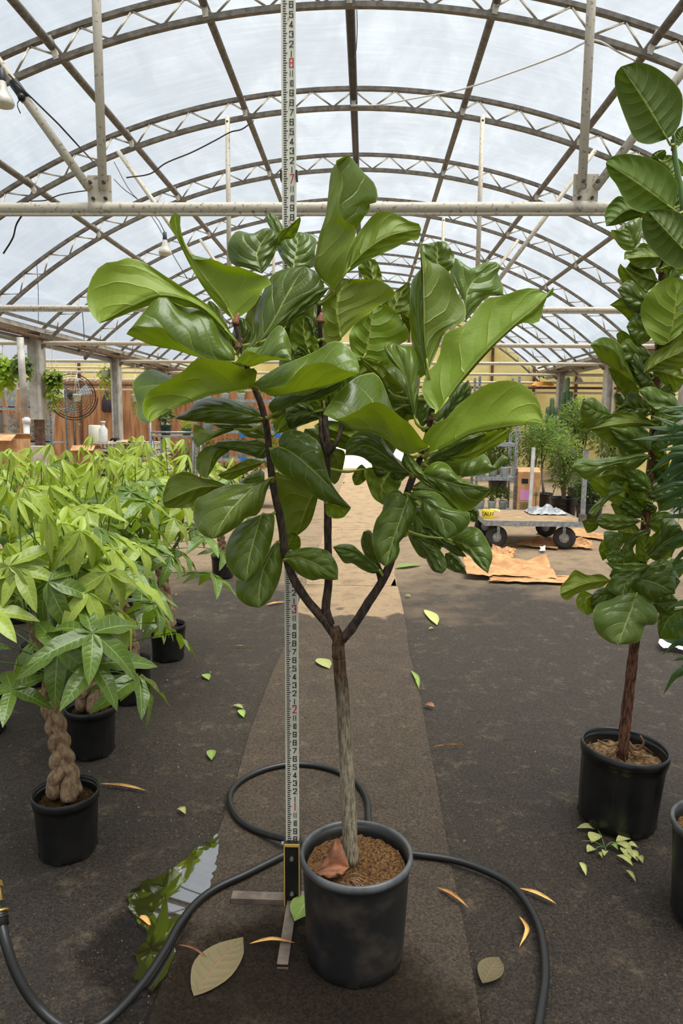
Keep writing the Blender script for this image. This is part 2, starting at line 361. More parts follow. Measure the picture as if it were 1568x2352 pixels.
# ---- ground
def ground_material(name, kind):
    t = NT(name)
    pos = t.n('ShaderNodeNewGeometry').outputs['Position']
    sx = t.n('ShaderNodeSeparateXYZ'); t.l(pos, sx.inputs[0])
    X, Y = sx.outputs[0], sx.outputs[1]
    big = t.noise(pos, .9, 4, .6); med = t.noise(pos, 5, 5, .6); fine = t.noise(pos, 120, 9, .88); grit = t.noise(pos, 48, 4, .7)
    vo = t.n('ShaderNodeTexVoronoi'); t.l(pos, vo.inputs['Vector']); vo.inputs['Scale'].default_value = 70
    if kind == 'path':
        far_tone = t.mix(t.step(fine, .38, .66), sr(226, 192, 148), sr(172, 138, 102)); near_tone = t.mix(t.step(fine, .40, .64), sr(54, 45, 37), sr(142, 119, 93))
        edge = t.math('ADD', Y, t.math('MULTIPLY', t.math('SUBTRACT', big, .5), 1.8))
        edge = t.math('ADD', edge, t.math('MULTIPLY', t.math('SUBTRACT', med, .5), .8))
        dry = t.step(edge, 5.2, 5.35)  # dry: mask of the tan far tone
    else:
        far_tone = t.mix(t.step(fine, .40, .64), sr(204, 174, 136), sr(132, 108, 82)); near_tone = t.mix(t.step(fine, .42, .64), sr(38, 32, 26), sr(116, 99, 81))
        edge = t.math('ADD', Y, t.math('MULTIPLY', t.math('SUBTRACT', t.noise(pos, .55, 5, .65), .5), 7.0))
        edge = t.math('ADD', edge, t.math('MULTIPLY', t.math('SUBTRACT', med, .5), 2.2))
        dry = t.step(edge, 5.2, 7.4)  # dry: mask of the tan far tone
    c = t.mix(dry, near_tone, far_tone)  # mask splits a darker near tone from a tan far tone, ragged edge
    c = t.mix(t.math('MULTIPLY', t.step(t.noise(pos, 7, 6, .75), .52, .66), .42), c, t.mix(t.step(grit, .42, .6), sr(96, 82, 66), sr(176, 152, 122)))
    c = t.mix(t.math('MULTIPLY', t.step(med, .45, .75), .45), c, tuple(x * .55 for x in sr(88, 76, 64)[:3]) + (1,))
    speck = t.math('MULTIPLY', t.step(vo.outputs['Distance'], .15, .09), t.step(t.noise(pos, 23, 2), .60, .66))
    c = t.mix(t.math('MULTIPLY', speck, .45), c, sr(206, 190, 160))
    # soaked area round the pot, the hose and the puddle
    wet = None
    for (wx, wy, r) in ((.02, 1.55, .34), (-.22, 1.72, .30), (-.42, 1.62, .28), (-.60, 1.78, .20), (-.05, 1.30, .35), (-.35, 1.4, .3)):
        vd = t.n('ShaderNodeVectorMath', operation='DISTANCE'); t.l(pos, vd.inputs[0]); vd.inputs[1].default_value = (wx, wy, 0)
        d = t.math('ADD', vd.outputs['Value'], t.math('MULTIPLY', t.math('SUBTRACT', med, .5), .35))
        w = t.step(d, r, r * .45); wet = w if wet is None else t.math('MAXIMUM', wet, w)
    c = t.mix(t.math('MULTIPLY', wet, .75), c, sr(30, 23, 17))
    rough = t.math('SUBTRACT', .72, t.math('MULTIPLY', wet, .60))
    if kind != 'path': rough = t.math('SUBTRACT', rough, t.math('MULTIPLY', t.math('SUBTRACT', 1.0, dry), .16))
    h = t.math('ADD', t.math('MULTIPLY', fine, .7), t.math('ADD', t.math('MULTIPLY', grit, .35), t.math('MULTIPLY', med, .6)))
    return t.done(t.bsdf(c, rough, 0, t.bump(h, 1.0, .022), .5))
MT['ground'] = ground_material('dark_gritty_ground', 'ground')
MT['path'] = ground_material('worn_concrete_path', 'path')

from mathutils import noise as mnoise
def lump(x, y, s=1.0): return s * (.0030 * mnoise.noise(V((x * 34, y * 34, 0))) + .0022 * mnoise.noise(V((x * 90, y * 90, 3))) + .0035 * mnoise.noise(V((x * 9, y * 9, 7))))
def span(a, b, st): n = max(1, int(round((b - a) / st))); return [a + (b - a) * i / n for i in range(n)]
xs = span(-16, -3, 1.0) + span(-3, -1.9, .1) + span(-1.9, 2.0, .019) + span(2.0, 3.0, .1) + span(3, 16, 1.0) + [16]
ys = span(-4, .8, .5) + span(.8, 3.9, .019) + span(3.9, 6.5, .06) + span(6.5, 21.5, .5) + [21.5]
m = MB(); NX, NY = len(xs) - 1, len(ys) - 1
for y in ys:
    for x in xs:
        near = -1.95 < x < 2.05 and .75 < y < 6.6
        m.v.append((x, y, -.006 + lump(x, y) if near else -.006))
for j in range(NY):
    for i in range(NX):
        a = j * (NX + 1) + i
        m.f.append((a, a + 1, a + NX + 2, a + NX + 1)); m.m.append(0); m.smooth.append(True)
floor = structure(m.build('floor', MT['ground']), 'dark gritty earth floor of the greenhouse', 'floor')
PX0, PX1, PZ = -0.52, 0.30, 0.006
joints = [-4.0, .1, 6.14, 9.5, 12.9, 16.3, 20.0]
rnd = random.Random(3)
for a, b in zip(joints, joints[1:]):
    mb = MB(); g = .008; n = 14
    ys = [a + g + (b - a - 2 * g) * i / n for i in range(n + 1)]
    L = [(PX0 + rnd.uniform(-.012, .012), y) for y in ys]; R = [(PX1 + rnd.uniform(-.010, .010), y) for y in ys]
    mb.prism(L[::-1] + R, -.03, PZ - .004)
    st = .019 if b < 7 and b > 1 else .3
    gx = span(PX0 + .012, PX1 - .010, min(st, .05)) + [PX1 - .010]; gy = span(a + g + .004, b - g - .004, st) + [b - g - .004]; o0 = len(mb.v)
    for yy in gy:
        for xx in gx: e_ = min(xx - gx[0], gx[-1] - xx, yy - gy[0], gy[-1] - yy); mb.v.append((xx, yy, PZ - .004 + (.003 + lump(xx + 9, yy, .28)) * min(1, e_ / .02)))
    for j in range(len(gy) - 1):
        for i in range(len(gx) - 1):
            k = o0 + j * len(gx) + i; mb.f.append((k, k + 1, k + len(gx) + 1, k + len(gx))); mb.m.append(0); mb.smooth.append(True)
    mb.build('path_slab', MT['path'], floor)
mb = MB(); mb.box((0, 33, -.02), (60, 24, .04))
MT['outside'] = simple('sunlit_outdoor_concrete', sr(236, 228, 214), sr(216, 206, 190), 2, .85, geo=True)
out = structure(mb.build('floor_outside', MT['outside']), 'pale concrete yard outside the far doorway', 'yard')

# puddle
t = NT('still_puddle_water'); pos = t.n('ShaderNodeNewGeometry').outputs['Position']
gl = t.n('ShaderNodeBsdfGlossy'); gl.inputs['Color'].default_value = (.95, .95, .95, 1); gl.inputs['Roughness'].default_value = .015
mw = t.n('ShaderNodeMixShader'); mw.inputs[0].default_value = .34; t.l(t.bsdf(sr(34, 28, 18), .05), mw.inputs[1]); t.l(gl.outputs[0], mw.inputs[2])
MT['water'] = t.done(mw.outputs[0])
pp = [(1640, 60), (1568, 115), (1470, 175), (1400, 250), (1310, 318), (1230, 360), (1150, 395), (1050, 440), (955, 540), (985, 640), (1050, 730), (1095, 800), (1085, 880), (1010, 960), (1050, 1050), (1000, 1130), (1080, 1180), (1120, 1240), (1190, 1200), (1260, 1060), (1330, 880), (1400, 740), (1470, 610), (1540, 520), (1590, 400), (1625, 240)]
pts = [atG(x / 3.267, 1900 + y / 3.267) for x, y in pp]
sm = [catmull(pts + [pts[0]], i / 90) for i in range(90)]
rnd = random.Random(8)
poly = [(p.x + rnd.uniform(-.006, .006), p.y + rnd.uniform(-.006, .006)) for p in sm]
PUDDLE = poly
mb = MB(); mb.prism(poly, -.009, .0066)
tag(mb.build('puddle', MT['water']), 'shallow puddle mirroring the roof beside the black hose', 'puddle')

# ---- roof film
t = NT('milky_greenhouse_film')
o = t.n('ShaderNodeNewGeometry').outputs['Position']
mp = t.n('ShaderNodeMapping'); mp.inputs['Scale'].default_value = (.9, .35, .9); t.l(o, mp.inputs['Vector'])
n1 = t.noise(mp.outputs[0], 2.2, 5, .6, .6); 
mp2 = t.n('ShaderNodeMapping'); mp2.inputs['Scale'].default_value = (1.0, 9.0, 1.0); t.l(o, mp2.inputs['Vector'])
n2 = t.noise(mp2.outputs[0], 2.0, 3, .6, .4)
fac = t.math('ADD', .22, t.math('MULTIPLY', t.step(n1, .35, .75), .22))
fac = t.math('ADD', fac, t.math('MULTIPLY', t.step(n2, .40, .85), .10))
tp = t.n('ShaderNodeBsdfTransparent'); tp.inputs[0].default_value = (.82, .87, .93, 1)
tl = t.n('ShaderNodeBsdfTranslucent'); tl.inputs[0].default_value = (.56, .62, .68, 1)
df = t.n('ShaderNodeBsdfPrincipled'); df.inputs['Base Color'].default_value = (.62, .66, .70, 1); df.inputs['Roughness'].default_value = .25
t.l(t.bump(n1, .25, .05), df.inputs['Normal'])
ms1 = t.n('ShaderNodeMixShader'); ms1.inputs[0].default_value = .3; t.l(tl.outputs[0], ms1.inputs[1]); t.l(df.outputs[0], ms1.inputs[2])
ms = t.n('ShaderNodeMixShader'); t.l(fac, ms.inputs[0]); t.l(tp.outputs[0], ms.inputs[1]); t.l(ms1.outputs[0], ms.inputs[2])
MT['film'] = t.done(ms.outputs[0])
def film(name, xoff, y0, y1, parent=None):
    m = MB(); nq = 48; ny = int((y1 - y0) / S * 10)
    for j in range(ny + 1):
        y = y0 + (y1 - y0) * j / ny
        ph = ((y - TY[0]) / S) % 1.0
        sag = .035 * abs(sin(pi * ph)) ** .8
        for i in range(nq + 1):
            q = (-HALF + 2 * HALF * i / nq) * .965
            w = .006 * sin(i * 2.4 + j * .7) * abs(sin(pi * ph))
            p = arch(q, .235 + sag + w, y); m.v.append((p.x + xoff, p.y, p.z))
    for j in range(ny):
        for i in range(nq):
            a = j * (nq + 1) + i; m.f.append((a, a + nq + 1, a + nq + 2, a + 1)); m.m.append(0); m.smooth.append(True)
    return m.build(name, MT['film'], parent)
ceil = structure(film('ceiling', 0, -3, 20.75), 'arched translucent plastic film roof over the trusses', 'roof')
film('film_bay', -10.3, -3, 20.75, ceil); film('film_bay', 10.3, -3, 20.75, ceil)

# ---- roof trusses
wb_ = MB(); wb_.tube([(0, 0, 0), (0, 0, 1)], .0095, 5); WEB = wb_.mesh('web_strut', MT['steel'])
def strut_matrix(a, b):
    d = b - a; q = d.to_track_quat('Z', 'Y')
    return Matrix.Translation(a) @ q.to_matrix().to_4x4() @ Matrix.Diagonal((1, 1, d.length, 1))
for k, y in enumerate(TY):
    tr = thing('roof_truss', 'curved lattice steel roof truss, %s counted from the yellow gable' % ORD[10 - k], 'truss', (0, y, 0), 0, 'arched roof trusses')
    n = 64; qs = [-HALF + 2 * HALF * i / n for i in range(n + 1)]
    def chord(dr, hw, hh):
        mm = MB(); vs = []
        for q in qs:
            for dx, dz in ((-hw, -hh), (hw, -hh), (hw, hh), (-hw, hh)):
                p = arch(q, dr + dz); vs.append((p.x, dx, p.z))
        fs = [(i * 4 + j, i * 4 + (j + 1) % 4, (i + 1) * 4 + (j + 1) % 4, (i + 1) * 4 + j) for i in range(n) for j in range(4)]
        return mm.add(vs, fs)
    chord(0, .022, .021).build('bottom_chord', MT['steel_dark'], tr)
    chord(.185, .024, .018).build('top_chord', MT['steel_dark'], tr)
    nw = 27; dq = 2 * HALF / nw
    for i in range(nw):
        q0 = -HALF + i * dq
        a, b, c = arch(q0, .012), arch(q0 + dq / 2, .172), arch(q0 + dq, .012)
        put('web_strut', WEB, tr, M=strut_matrix(a, b)); put('web_strut', WEB, tr, M=strut_matrix(b, c))
    for qo in (-3.5, -2.35, -1.12, 0, 1.12, 2.35, 3.5):
        q = qo / RB; mm = MB(); c = arch(q, .09)
        R = Matrix.Rotation(q, 3, 'Y'); mm.box(c, (.045, .05, .18), 0, 0, R); mm.build('purlin_cleat', MT['steel'], tr)

# ---- purlins
for qo, lab in ((-3.5, 'purlin pipe low on the side of the plywood wall'), (-2.35, 'purlin pipe third from the ridge towards the plywood wall'), (-1.12, 'purlin pipe next to the ridge towards the plywood wall'),
                (0, 'black ridge pipe along the very top of the roof'), (1.12, 'purlin pipe next to the ridge towards the yellow wall'), (2.35, 'purlin pipe third from the ridge towards the yellow wall'), (3.5, 'purlin pipe low on the side of the yellow wall')):
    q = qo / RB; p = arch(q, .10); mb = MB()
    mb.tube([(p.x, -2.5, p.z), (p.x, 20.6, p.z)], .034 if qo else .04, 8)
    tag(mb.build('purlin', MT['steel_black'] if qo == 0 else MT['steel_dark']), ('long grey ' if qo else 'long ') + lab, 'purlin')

# ---- tie beams with posts and struts
XL, XR, BZ = -1.47, 1.15, 2.635
def tie_beam(k, label, detail):
    y = TY[k]; tb = thing('tie_beam', label, 'beam', (0, y, 0), 0, 'tie beams under the arched trusses')
    mb = MB(); mb.tube([(-15.5, 0, BZ), (15.5, 0, BZ)], .030, 12); mb.box((0, .0, BZ - .034), (31, .030, .012)); mb.build('beam_pipe', MT['steel'], tb)
    for x, sgn in ((XL, -1), (XR, 1)):
        zt = ZC + sqrt((RB) ** 2 - (x - XC) ** 2)
        mb = MB(); mb.tube([(x, -.045, BZ + .085), (x, -.045, zt + .02)], .024, 10); mb.build('hanger_post', MT['steel'], tb)
        x2 = x + sgn * 1.15; z2 = ZC + sqrt(RB ** 2 - (x2 - XC) ** 2)
        mb = MB(); mb.tube([(x + sgn * .075, -.045, BZ + .09), (x2, -.045, z2)], .024, 10); mb.build('diagonal_strut', MT['steel'], tb)
        if detail:
            mb = MB(); cx = x + sgn * .03
            mb.box((cx, -.012, BZ + .085), (.135, .006, .17)); gp = mb.build('gusset_plate', MT['steel'], tb)
            mb = MB(); mb.tube([(cx - .06, 0, BZ), (cx + .06, 0, BZ)], .0345, 14); mb.build('pipe_saddle', MT['steel'], tb)
            for bx, bz in ((-.035, .045), (.035, .045), (-.03, .115), (.045, .115)):
                mb = MB(); yy = -.02 if bz < .1 else -.072
                mb.tube([(cx + bx, yy + .008, BZ + bz), (cx + bx, yy - .008, BZ + bz)], .0095, 6, sm=False); mb.build('bolt', MT['steel_black'], gp)
        else:
            mb = MB(); mb.box((x, -.01, BZ + .07), (.12, .006, .15)); mb.build('gusset_plate', MT['steel'], tb)
            # clamp at the top of the post
            mb = MB(); mb.tube([(x, -.07, zt - .03), (x, .03, zt - .03)], .012, 6); mb.build('post_bolt', MT['steel_black'], tb)
    return tb
for k, lab in ((0, 'long speckled steel tie beam with bolted gusset plates beside the measuring rod top'), (2, 'long steel tie beam in the second bay behind the fig crown'), (4, 'long steel tie beam level with the first grey gutter column'),
               (6, 'long steel tie beam level with the second grey gutter column'), (8, 'long steel tie beam in front of the yellow gable')):
    tie_beam(k, lab, k == 0)

# ---- gutters, pipes and columns along both sides
for gx, side in ((-5.32, 'plywood wall'), (5.03, 'yellow wall')):
    sg = -1 if gx < 0 else 1
    gt = thing('roof_gutter', 'weathered box gutter along the eave on the ' + side + ' side', 'gutter', (gx, 0, 0))
    mb = MB(); mb.box((0, 9, 2.79), (.30, 23, .02)); mb.box((-.15, 9, 2.815), (.02, 23, .07)); mb.box((.15, 9, 2.815), (.02, 23, .07)); mb.build('trough', MT['post'], gt)
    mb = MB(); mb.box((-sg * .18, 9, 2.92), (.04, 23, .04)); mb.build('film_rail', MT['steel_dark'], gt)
    mb = MB(); mb.tube([(-sg * .13, -2, 2.70), (-sg * .13, 20.6, 2.70)], .032, 8)
    o = mb.build('eave_pipe', MT['rust']); o.location = (gx, 0, 0); tag(o, 'rusty brown pipe slung under the gutter on the ' + side + ' side', 'pipe')
    mb = MB(); mb.tube([(sg * .10, -2, 2.66), (sg * .10, 20.6, 2.66)], .055, 8)
    o = mb.build('heating_pipe', MT['galv']); o.location = (gx, 0, 0); tag(o, 'thick grey heating pipe under the gutter on the ' + side + ' side', 'pipe')
    for k in (2, 4, 6, 8):
        if gx > 0 and k == 2: continue
        where = {2: 'nearest the money trees', 4: 'beside the first hanging basket', 6: 'beside the hanging purple bag', 8: 'standing by the plywood'}[k] if gx < 0 else {4: 'behind the upright fig tree', 6: 'beside the paddle cactus', 8: 'behind the leafy bonsai'}[k]
        c = thing('gutter_column', 'grey steel column under the gutter, ' + where, 'column', (gx, TY[k], 0), 0, 'columns under the gutters')
        mb = MB()
        if gx < 0 and k == 4:
            mb.box((0, 0, 2.06), (.19, .20, 1.30)); mb.box((.075, .0, 2.06), (.05, .24, 1.30)); mb.build('sleeve', MT['post'], c)
            mb = MB(); mb.box((0, 0, .72), (.12, .12, 1.44)); mb.build('timber_core', MT['rust'], c)
        else:
            mb.box((0, 0, 1.36), (.15, .06, 2.70)); mb.box((-.07, 0, 1.36), (.03, .2, 2.70)); mb.box((.07, 0, 1.36), (.03, .2, 2.70)); mb.build('shaft', MT['post'], c)
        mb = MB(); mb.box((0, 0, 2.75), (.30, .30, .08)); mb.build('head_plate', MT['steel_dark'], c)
        mb = MB(); mb.box((0, 0, .01), (.30, .30, .02)); mb.build('base_plate', MT['post'], c)

# ---- far gable: yellow sheets above and right, plywood left, doorway in the middle
t = NT('yellow_translucent_sheet'); o = t.coord('Object')
c = t.mix(t.step(t.noise(o, 1.5, 5, .65), .35, .7), sr(246, 230, 156), sr(226, 204, 128))
MT['yellow'] = t.done(t.bsdf(c, .7, 0, t.bump(t.noise(o, 6, 4), .2, .02), .3))
BY = 20.75
wall = bpy.data.objects.new('wall_back', None); col.objects.link(wall); wall.location = (0, BY, 0)
structure(wall, 'far end wall of yellow sheets and brown plywood', 'wall')
def topz(x):
    d = x - XC
    while d > 5.15: d -= 10.3
    while d < -5.15: d += 10.3
    return ZC + sqrt((RB + .2) ** 2 - d * d)
x = -15.6
while x < 15.4:
    x1 = min(x + 1.2, 15.4)
    zt0, zt1 = topz(x + .01), topz(x1 - .01)
    if abs((x + x1) / 2 - XC) > 5.1: zt0 = zt1 = 3.0
    door = -.75 < (x + x1) / 2 < 1.0
    ply = x1 < -2.0
    zsplit = 2.5 if ply else .9
    def sheet(z0, za, zb, mt, nm):
        mb = MB(); g = .008
        vs = [(x + g, 0, z0), (x1 - g, 0, z0), (x1 - g, 0, zb), (x + g, 0, za), (x + g, .03, z0), (x1 - g, .03, z0), (x1 - g, .03, zb), (x + g, .03, za)]
        mb.add(vs, [(0, 1, 2, 3), (4, 7, 6, 5), (0, 4, 5, 1), (1, 5, 6, 2), (2, 6, 7, 3), (3, 7, 4, 0)]); mb.build(nm, mt, wall)
    if not door: sheet(0, zsplit - .01, zsplit - .01, MT['plywood'] if ply else MT['yellow'], 'plywood_sheet' if ply else 'yellow_sheet')
    sheet(2.3 if door else zsplit, zt0, zt1, MT['yellow'], 'yellow_sheet')
    mb = MB(); zs = 2.3 if door else 0; mb.box((x, -.03, (zs + zt0) / 2), (.07, .06, zt0 - zs)); mb.build('stud', MT['stud'], wall)
    x = x1
mb = MB()
for z, r, mt in ((2.50, .03, 'steel'), (2.36, .035, 'rust'), (2.22, .03, 'steel')):
    mb = MB(); mb.tube([(-15.4, -.6, z), (15.3, -.6, z)], r, 8); o = mb.build('cross_pipe', MT[mt]); o.location = (0, BY, 0)
    tag(o, {2.50: 'upper pale pipe running across the yellow far wall', 2.36: 'rusty copper coloured pipe running across the far wall', 2.22: 'lowest pale pipe running across the far wall'}[z], 'pipe')
mb = None
# side walls far out
for sx, nm, mt in ((-15.6, 'wall_left', 'film'), (15.4, 'wall_right', 'film')):
    mb = MB(); mb.box((sx, 8.5, 1.4), (.05, 24.6, 2.8)); structure(mb.build(nm, MT[mt]), ('far side wall behind the hanging baskets' if sx < 0 else 'far side wall behind the right hand plants').replace('right hand ', 'potted '), 'wall')
# ================================================================ LEAVES TRACED AS LOFTS
CROP = {'0': (0, 0, 1), '4': (180, 340, 2.703), '5': (600, 340, 3.92), '6': (800, 520, 3.136), '7': (280, 780, 2.8), '8': (720, 780, 2.8),
        't': (1268, 120, 3.36), 'r': (1268, 740, 2.868)}
def loft_leaf(name, mat, parent, M, L, R, under, eL, eR, rnd, rows=22, half=6, ripple=.011, camb=.014, stalk=None, color=None, sr_=.0045):
    """a leaf blade spanned between its left edge, midrib and right edge (world points)"""
    Lp = [M[0]] + L + [M[-1]]; Rp = [M[0]] + R + [M[-1]]
    m = MB(); uv = []; ph = rnd.uniform(0, 6); fr = rnd.uniform(2.2, 3.6)
    nv = 2 * half + 1
    cen = (catmull(M, .5) + (catmull(Lp, .5) + catmull(Rp, .5)) * .5) * .5
    cdir = (CAM - cen).normalized()
    inv = parent.matrix_world.inverted() if parent else Matrix()
    for j in range(rows + 1):
        tt = j / rows
        pm, pl, pr = catmull(M, tt), catmull(Lp, tt), catmull(Rp, tt)
        env = max(0.0, sin(pi * tt)) ** .6
        for i in range(nv):
            u = (i - half) / half; a = abs(u)
            e, q = (pl, eL) if u < 0 else (pr, eR)
            p = pm.lerp(e, a)
            off = q * a ** 1.6 * env - camb * 4 * a * (1 - a) * env * (1 if not under else -1)
            off += ripple * sin(fr * 2 * pi * tt + ph + (2 if u > 0 else 0)) * a * a * env
            off += .0025 * sin(6.0 * 2 * pi * (tt - .25 * a) + ph) * a * env
            m.v.append(tuple(p - cdir * off)); uv.append((.5 + u / 2, tt))
    for j in range(rows):
        for i in range(nv - 1):
            a = j * nv + i
            f = (a, a + 1, a + nv + 1, a + nv)
            m.f.append(f[::-1] if under else f); m.m.append(0); m.smooth.append(True)
    if stalk is not None:
        b = M[0]; d = (M[0] - catmull(M, .12)).normalized()
        n0 = len(m.v)
        path = [stalk, stalk.lerp(b, .5) + V((0, 0, -.008)), b, catmull(M, .10)]
        m.tube([catmull(path, i / 6) for i in range(7)], [sr_ * (1.15 - .1 * i) for i in range(7)], 6)
        uv += [(.5, .5)] * (len(m.v) - n0)
    m.uv = uv
    if parent: m.v = [tuple(inv @ V(p)) for p in m.v]
    o = m.build(name, mat, parent)
    if color: o.color = color
    return o
def px_leaf(spec, Y0, mat, parent, rnd, nodes=None, maxstalk=.14, **kw):
    crop, face, k0, k1, eL, eR, M, L, R = spec[:9]
    col_ = spec[9] if len(spec) > 9 else None
    ox, oy, s = CROP[crop]
    def prep(pts, t0, t1):
        n = len(pts); out = []
        for i, (x, y) in enumerate(pts):
            tt = t0 + (t1 - t0) * (i / (n - 1) if n > 1 else .5)
            out.append(atY(ox + x / s, oy + y / s, Y0 + k0 + (k1 - k0) * tt))
        return out
    wm = prep(M, 0, 1); wl = prep(L, .15, .9); wr = prep(R, .15, .9)
    st = None
    if nodes:
        q = min(nodes, key=lambda p: (p - wm[0]).length)
        if .004 < (q - wm[0]).length < maxstalk: st = q
    return loft_leaf('leaf', mat, parent, wm, wl, wr, face == 'd', eL, eR, rnd, stalk=st, color=col_, **kw)

# ---------------------------------------------------------------- nursery pots
def pot_parts(parent, rt, rb, h, mat, mat_rim, soil, soil_z, ribs=0, lip=.012, bead=.010, n=48, nub=True, collar=True):
    def fn(r, z, q):
        if ribs and .03 < z < h * .80: return r * (1 - .018 * max(0, cos(q * ribs)) ** 8)
        return r
    prof = [(0.001, .0), (rb * .96, .0), (rb, .006), (rb + (rt - rb) * .1, h * .1)]
    for i in range(2, 9): prof.append((rb + (rt - rb) * i / 10, h * i / 10))
    prof += ([(rt - (rt - rb) * .08, h * .86), (rt + .002, h * .865), (rt + .002, h * .93)] if collar else [(rt - (rt - rb) * .1, h * .9)]) + [(rt, h * .935), (rt, h - .004),
             (rt - .004, h - .002), (rt - .006, h * .9), (rt - .012, h * .6), (rb * .95, soil_z - .03)]
    mb = MB(); mb.lathe(prof, n, fn=fn); pot = mb.build('pot', mat, parent)
    mb = MB()
    rp = [(rt - .004, h - lip), (rt + bead * .7, h - lip), (rt + bead, h - lip * .5), (rt + bead * .8, h + .002), (rt, h + .005), (rt - .005, h), (rt - .004, h - lip)]
    mb.lathe(rp, n); mb.build('rim', mat_rim, pot)
    rnd = random.Random(int(rt * 1e4)); mb = MB(); rs = rt - .013; vs = [(0, 0, soil_z + .008)]; fs = []
    rings = 7
    for i in range(1, rings + 1):
        for j in range(n): vs.append((rs * i / rings * cos(2 * pi * j / n), rs * i / rings * sin(2 * pi * j / n), soil_z + rnd.uniform(-.004, .006)))
    for j in range(n): fs.append((0, 1 + j, 1 + (j + 1) % n))
    for i in range(rings - 1):
        for j in range(n): fs.append((1 + i * n + j, 1 + (i + 1) * n + j, 1 + (i + 1) * n + (j + 1) % n, 1 + i * n + (j + 1) % n))
    mb.add(vs, fs, 0, True); mb.build('soil', soil, parent)
    if nub:
        for j in range(6):
            q = 2 * pi * j / 6 + .5; mb = MB(); mb.box(((rb - .0012) * cos(q), (rb - .0012) * sin(q), .012), (.004, .034, .018), q)
            mb.build('drain_notch', MT['bracket'], pot)
    return pot

# ================================================================ THE MEASURED FIG TREE
POT = atG(815, 2185, PZ)
fig = thing('potted_fiddle_leaf_fig', 'branching fiddle leaf fig tree in a tall charcoal pot on the path', 'potted tree', (POT.x, POT.y, PZ))
bpy.context.view_layer.update()
pot_parts(fig, .147, .133, .298, MT['grey_pot'], MT['rim_grey'], MT['soil'], .262, lip=.018, bead=.008, n=64, collar=False)
mb = MB(); rnd = random.Random(5)
for i in range(9):   # pale dry rootlets on the soil
    a = V((-.03 + rnd.uniform(-.02, .02), -.075 + rnd.uniform(-.01, .02), .27)); b = a + V((rnd.uniform(.0, .06), rnd.uniform(-.035, .0), 0))
    mb.tube(smooth_path([a, a.lerp(b, .5) + V((0, rnd.uniform(-.01, .01), .006)), b], 6), .0012, 5)
mb.build('surface_roots', MT['root'], fig)
TYM = POT.y                               # depth plane of the tree
def bp(x, y, k=0.0): return atY(x, y, TYM + k)
def limb(pts, r0, r1, n, mat, name, seed, knob=True):
    rnd = random.Random(seed); w = [bp(*p) for p in pts]; path = [catmull(w, i / (n - 1)) for i in range(n)]
    rr = [(r0 + (r1 - r0) * i / (n - 1)) * (1 + .035 * sin(i * 1.3 + seed)) for i in range(n)]
    inv = fig.matrix_world.inverted()
    mb = MB(); mb.tube([inv @ p for p in path], rr, 12, jit=.05, rnd=rnd)
    mb.build(name, mat, fig)
    return path
N = []
N += limb([(806, 1985), (800, 1850), (793, 1700), (786, 1600), (779, 1520), (776, 1480)], .0215, .0165, 26, MT['bark'], 'trunk', 1)
limb([(777, 1510), (777, 1485), (776, 1465), (768, 1442)], .0168, .0150, 8, MT['bark'], 'trunk_fork', 2)
bL = limb([(775, 1470), (745, 1425), (705, 1378), (672, 1325), (655, 1270), (645, 1200), (628, 1120), (618, 1040), (612, 980), (598, 925), (575, 870), (555, 800), (540, 740)], .0125, .0065, 44, MT['bark_dark'], 'branch', 3)
bM = limb([(760, 1435), (748, 1400), (754, 1340), (753, 1260), (752, 1180), (750, 1100), (752, 1040), (745, 950, .03), (738, 850, .08), (735, 760, .08), (732, 700, .08)], .0115, .006, 40, MT['bark_dark'], 'branch', 4)
bR = limb([(785, 1470), (810, 1440), (845, 1385), (880, 1330), (900, 1280), (915, 1200), (935, 1130), (960, 1065), (978, 1010), (990, 955), (998, 900)], .0125, .0065, 40, MT['bark_dark'], 'branch', 5)
limb([(752, 1045, -.005), (770, 1020), (782, 990, .02), (800, 900, .05)], .007, .004, 12, MT['bark_dark'], 'branch', 6)
limb([(752, 1050, .0), (738, 1010), (735, 960, .02)], .006, .004, 10, MT['bark_dark'], 'branch', 7)
limb([(872, 1330), (868, 1318), (862, 1305)], .006, .004, 5, MT['bark_dark'], 'twig', 8)
NODES = bL + bM + bR
# brown sheaths at the growing tips
for (x, y, dx, dy) in ((540, 745, 8, -26), (548, 800, 6, -24), (990, 965, 2, -26), (972, 1050, 14, -20), (735, 740, 3, -22)):
    limb([(x, y), (x + dx * .4, y + dy * .5), (x + dx, y + dy)], .011, .003, 6, MT['dry_brown'], 'bud_sheath', int(x))

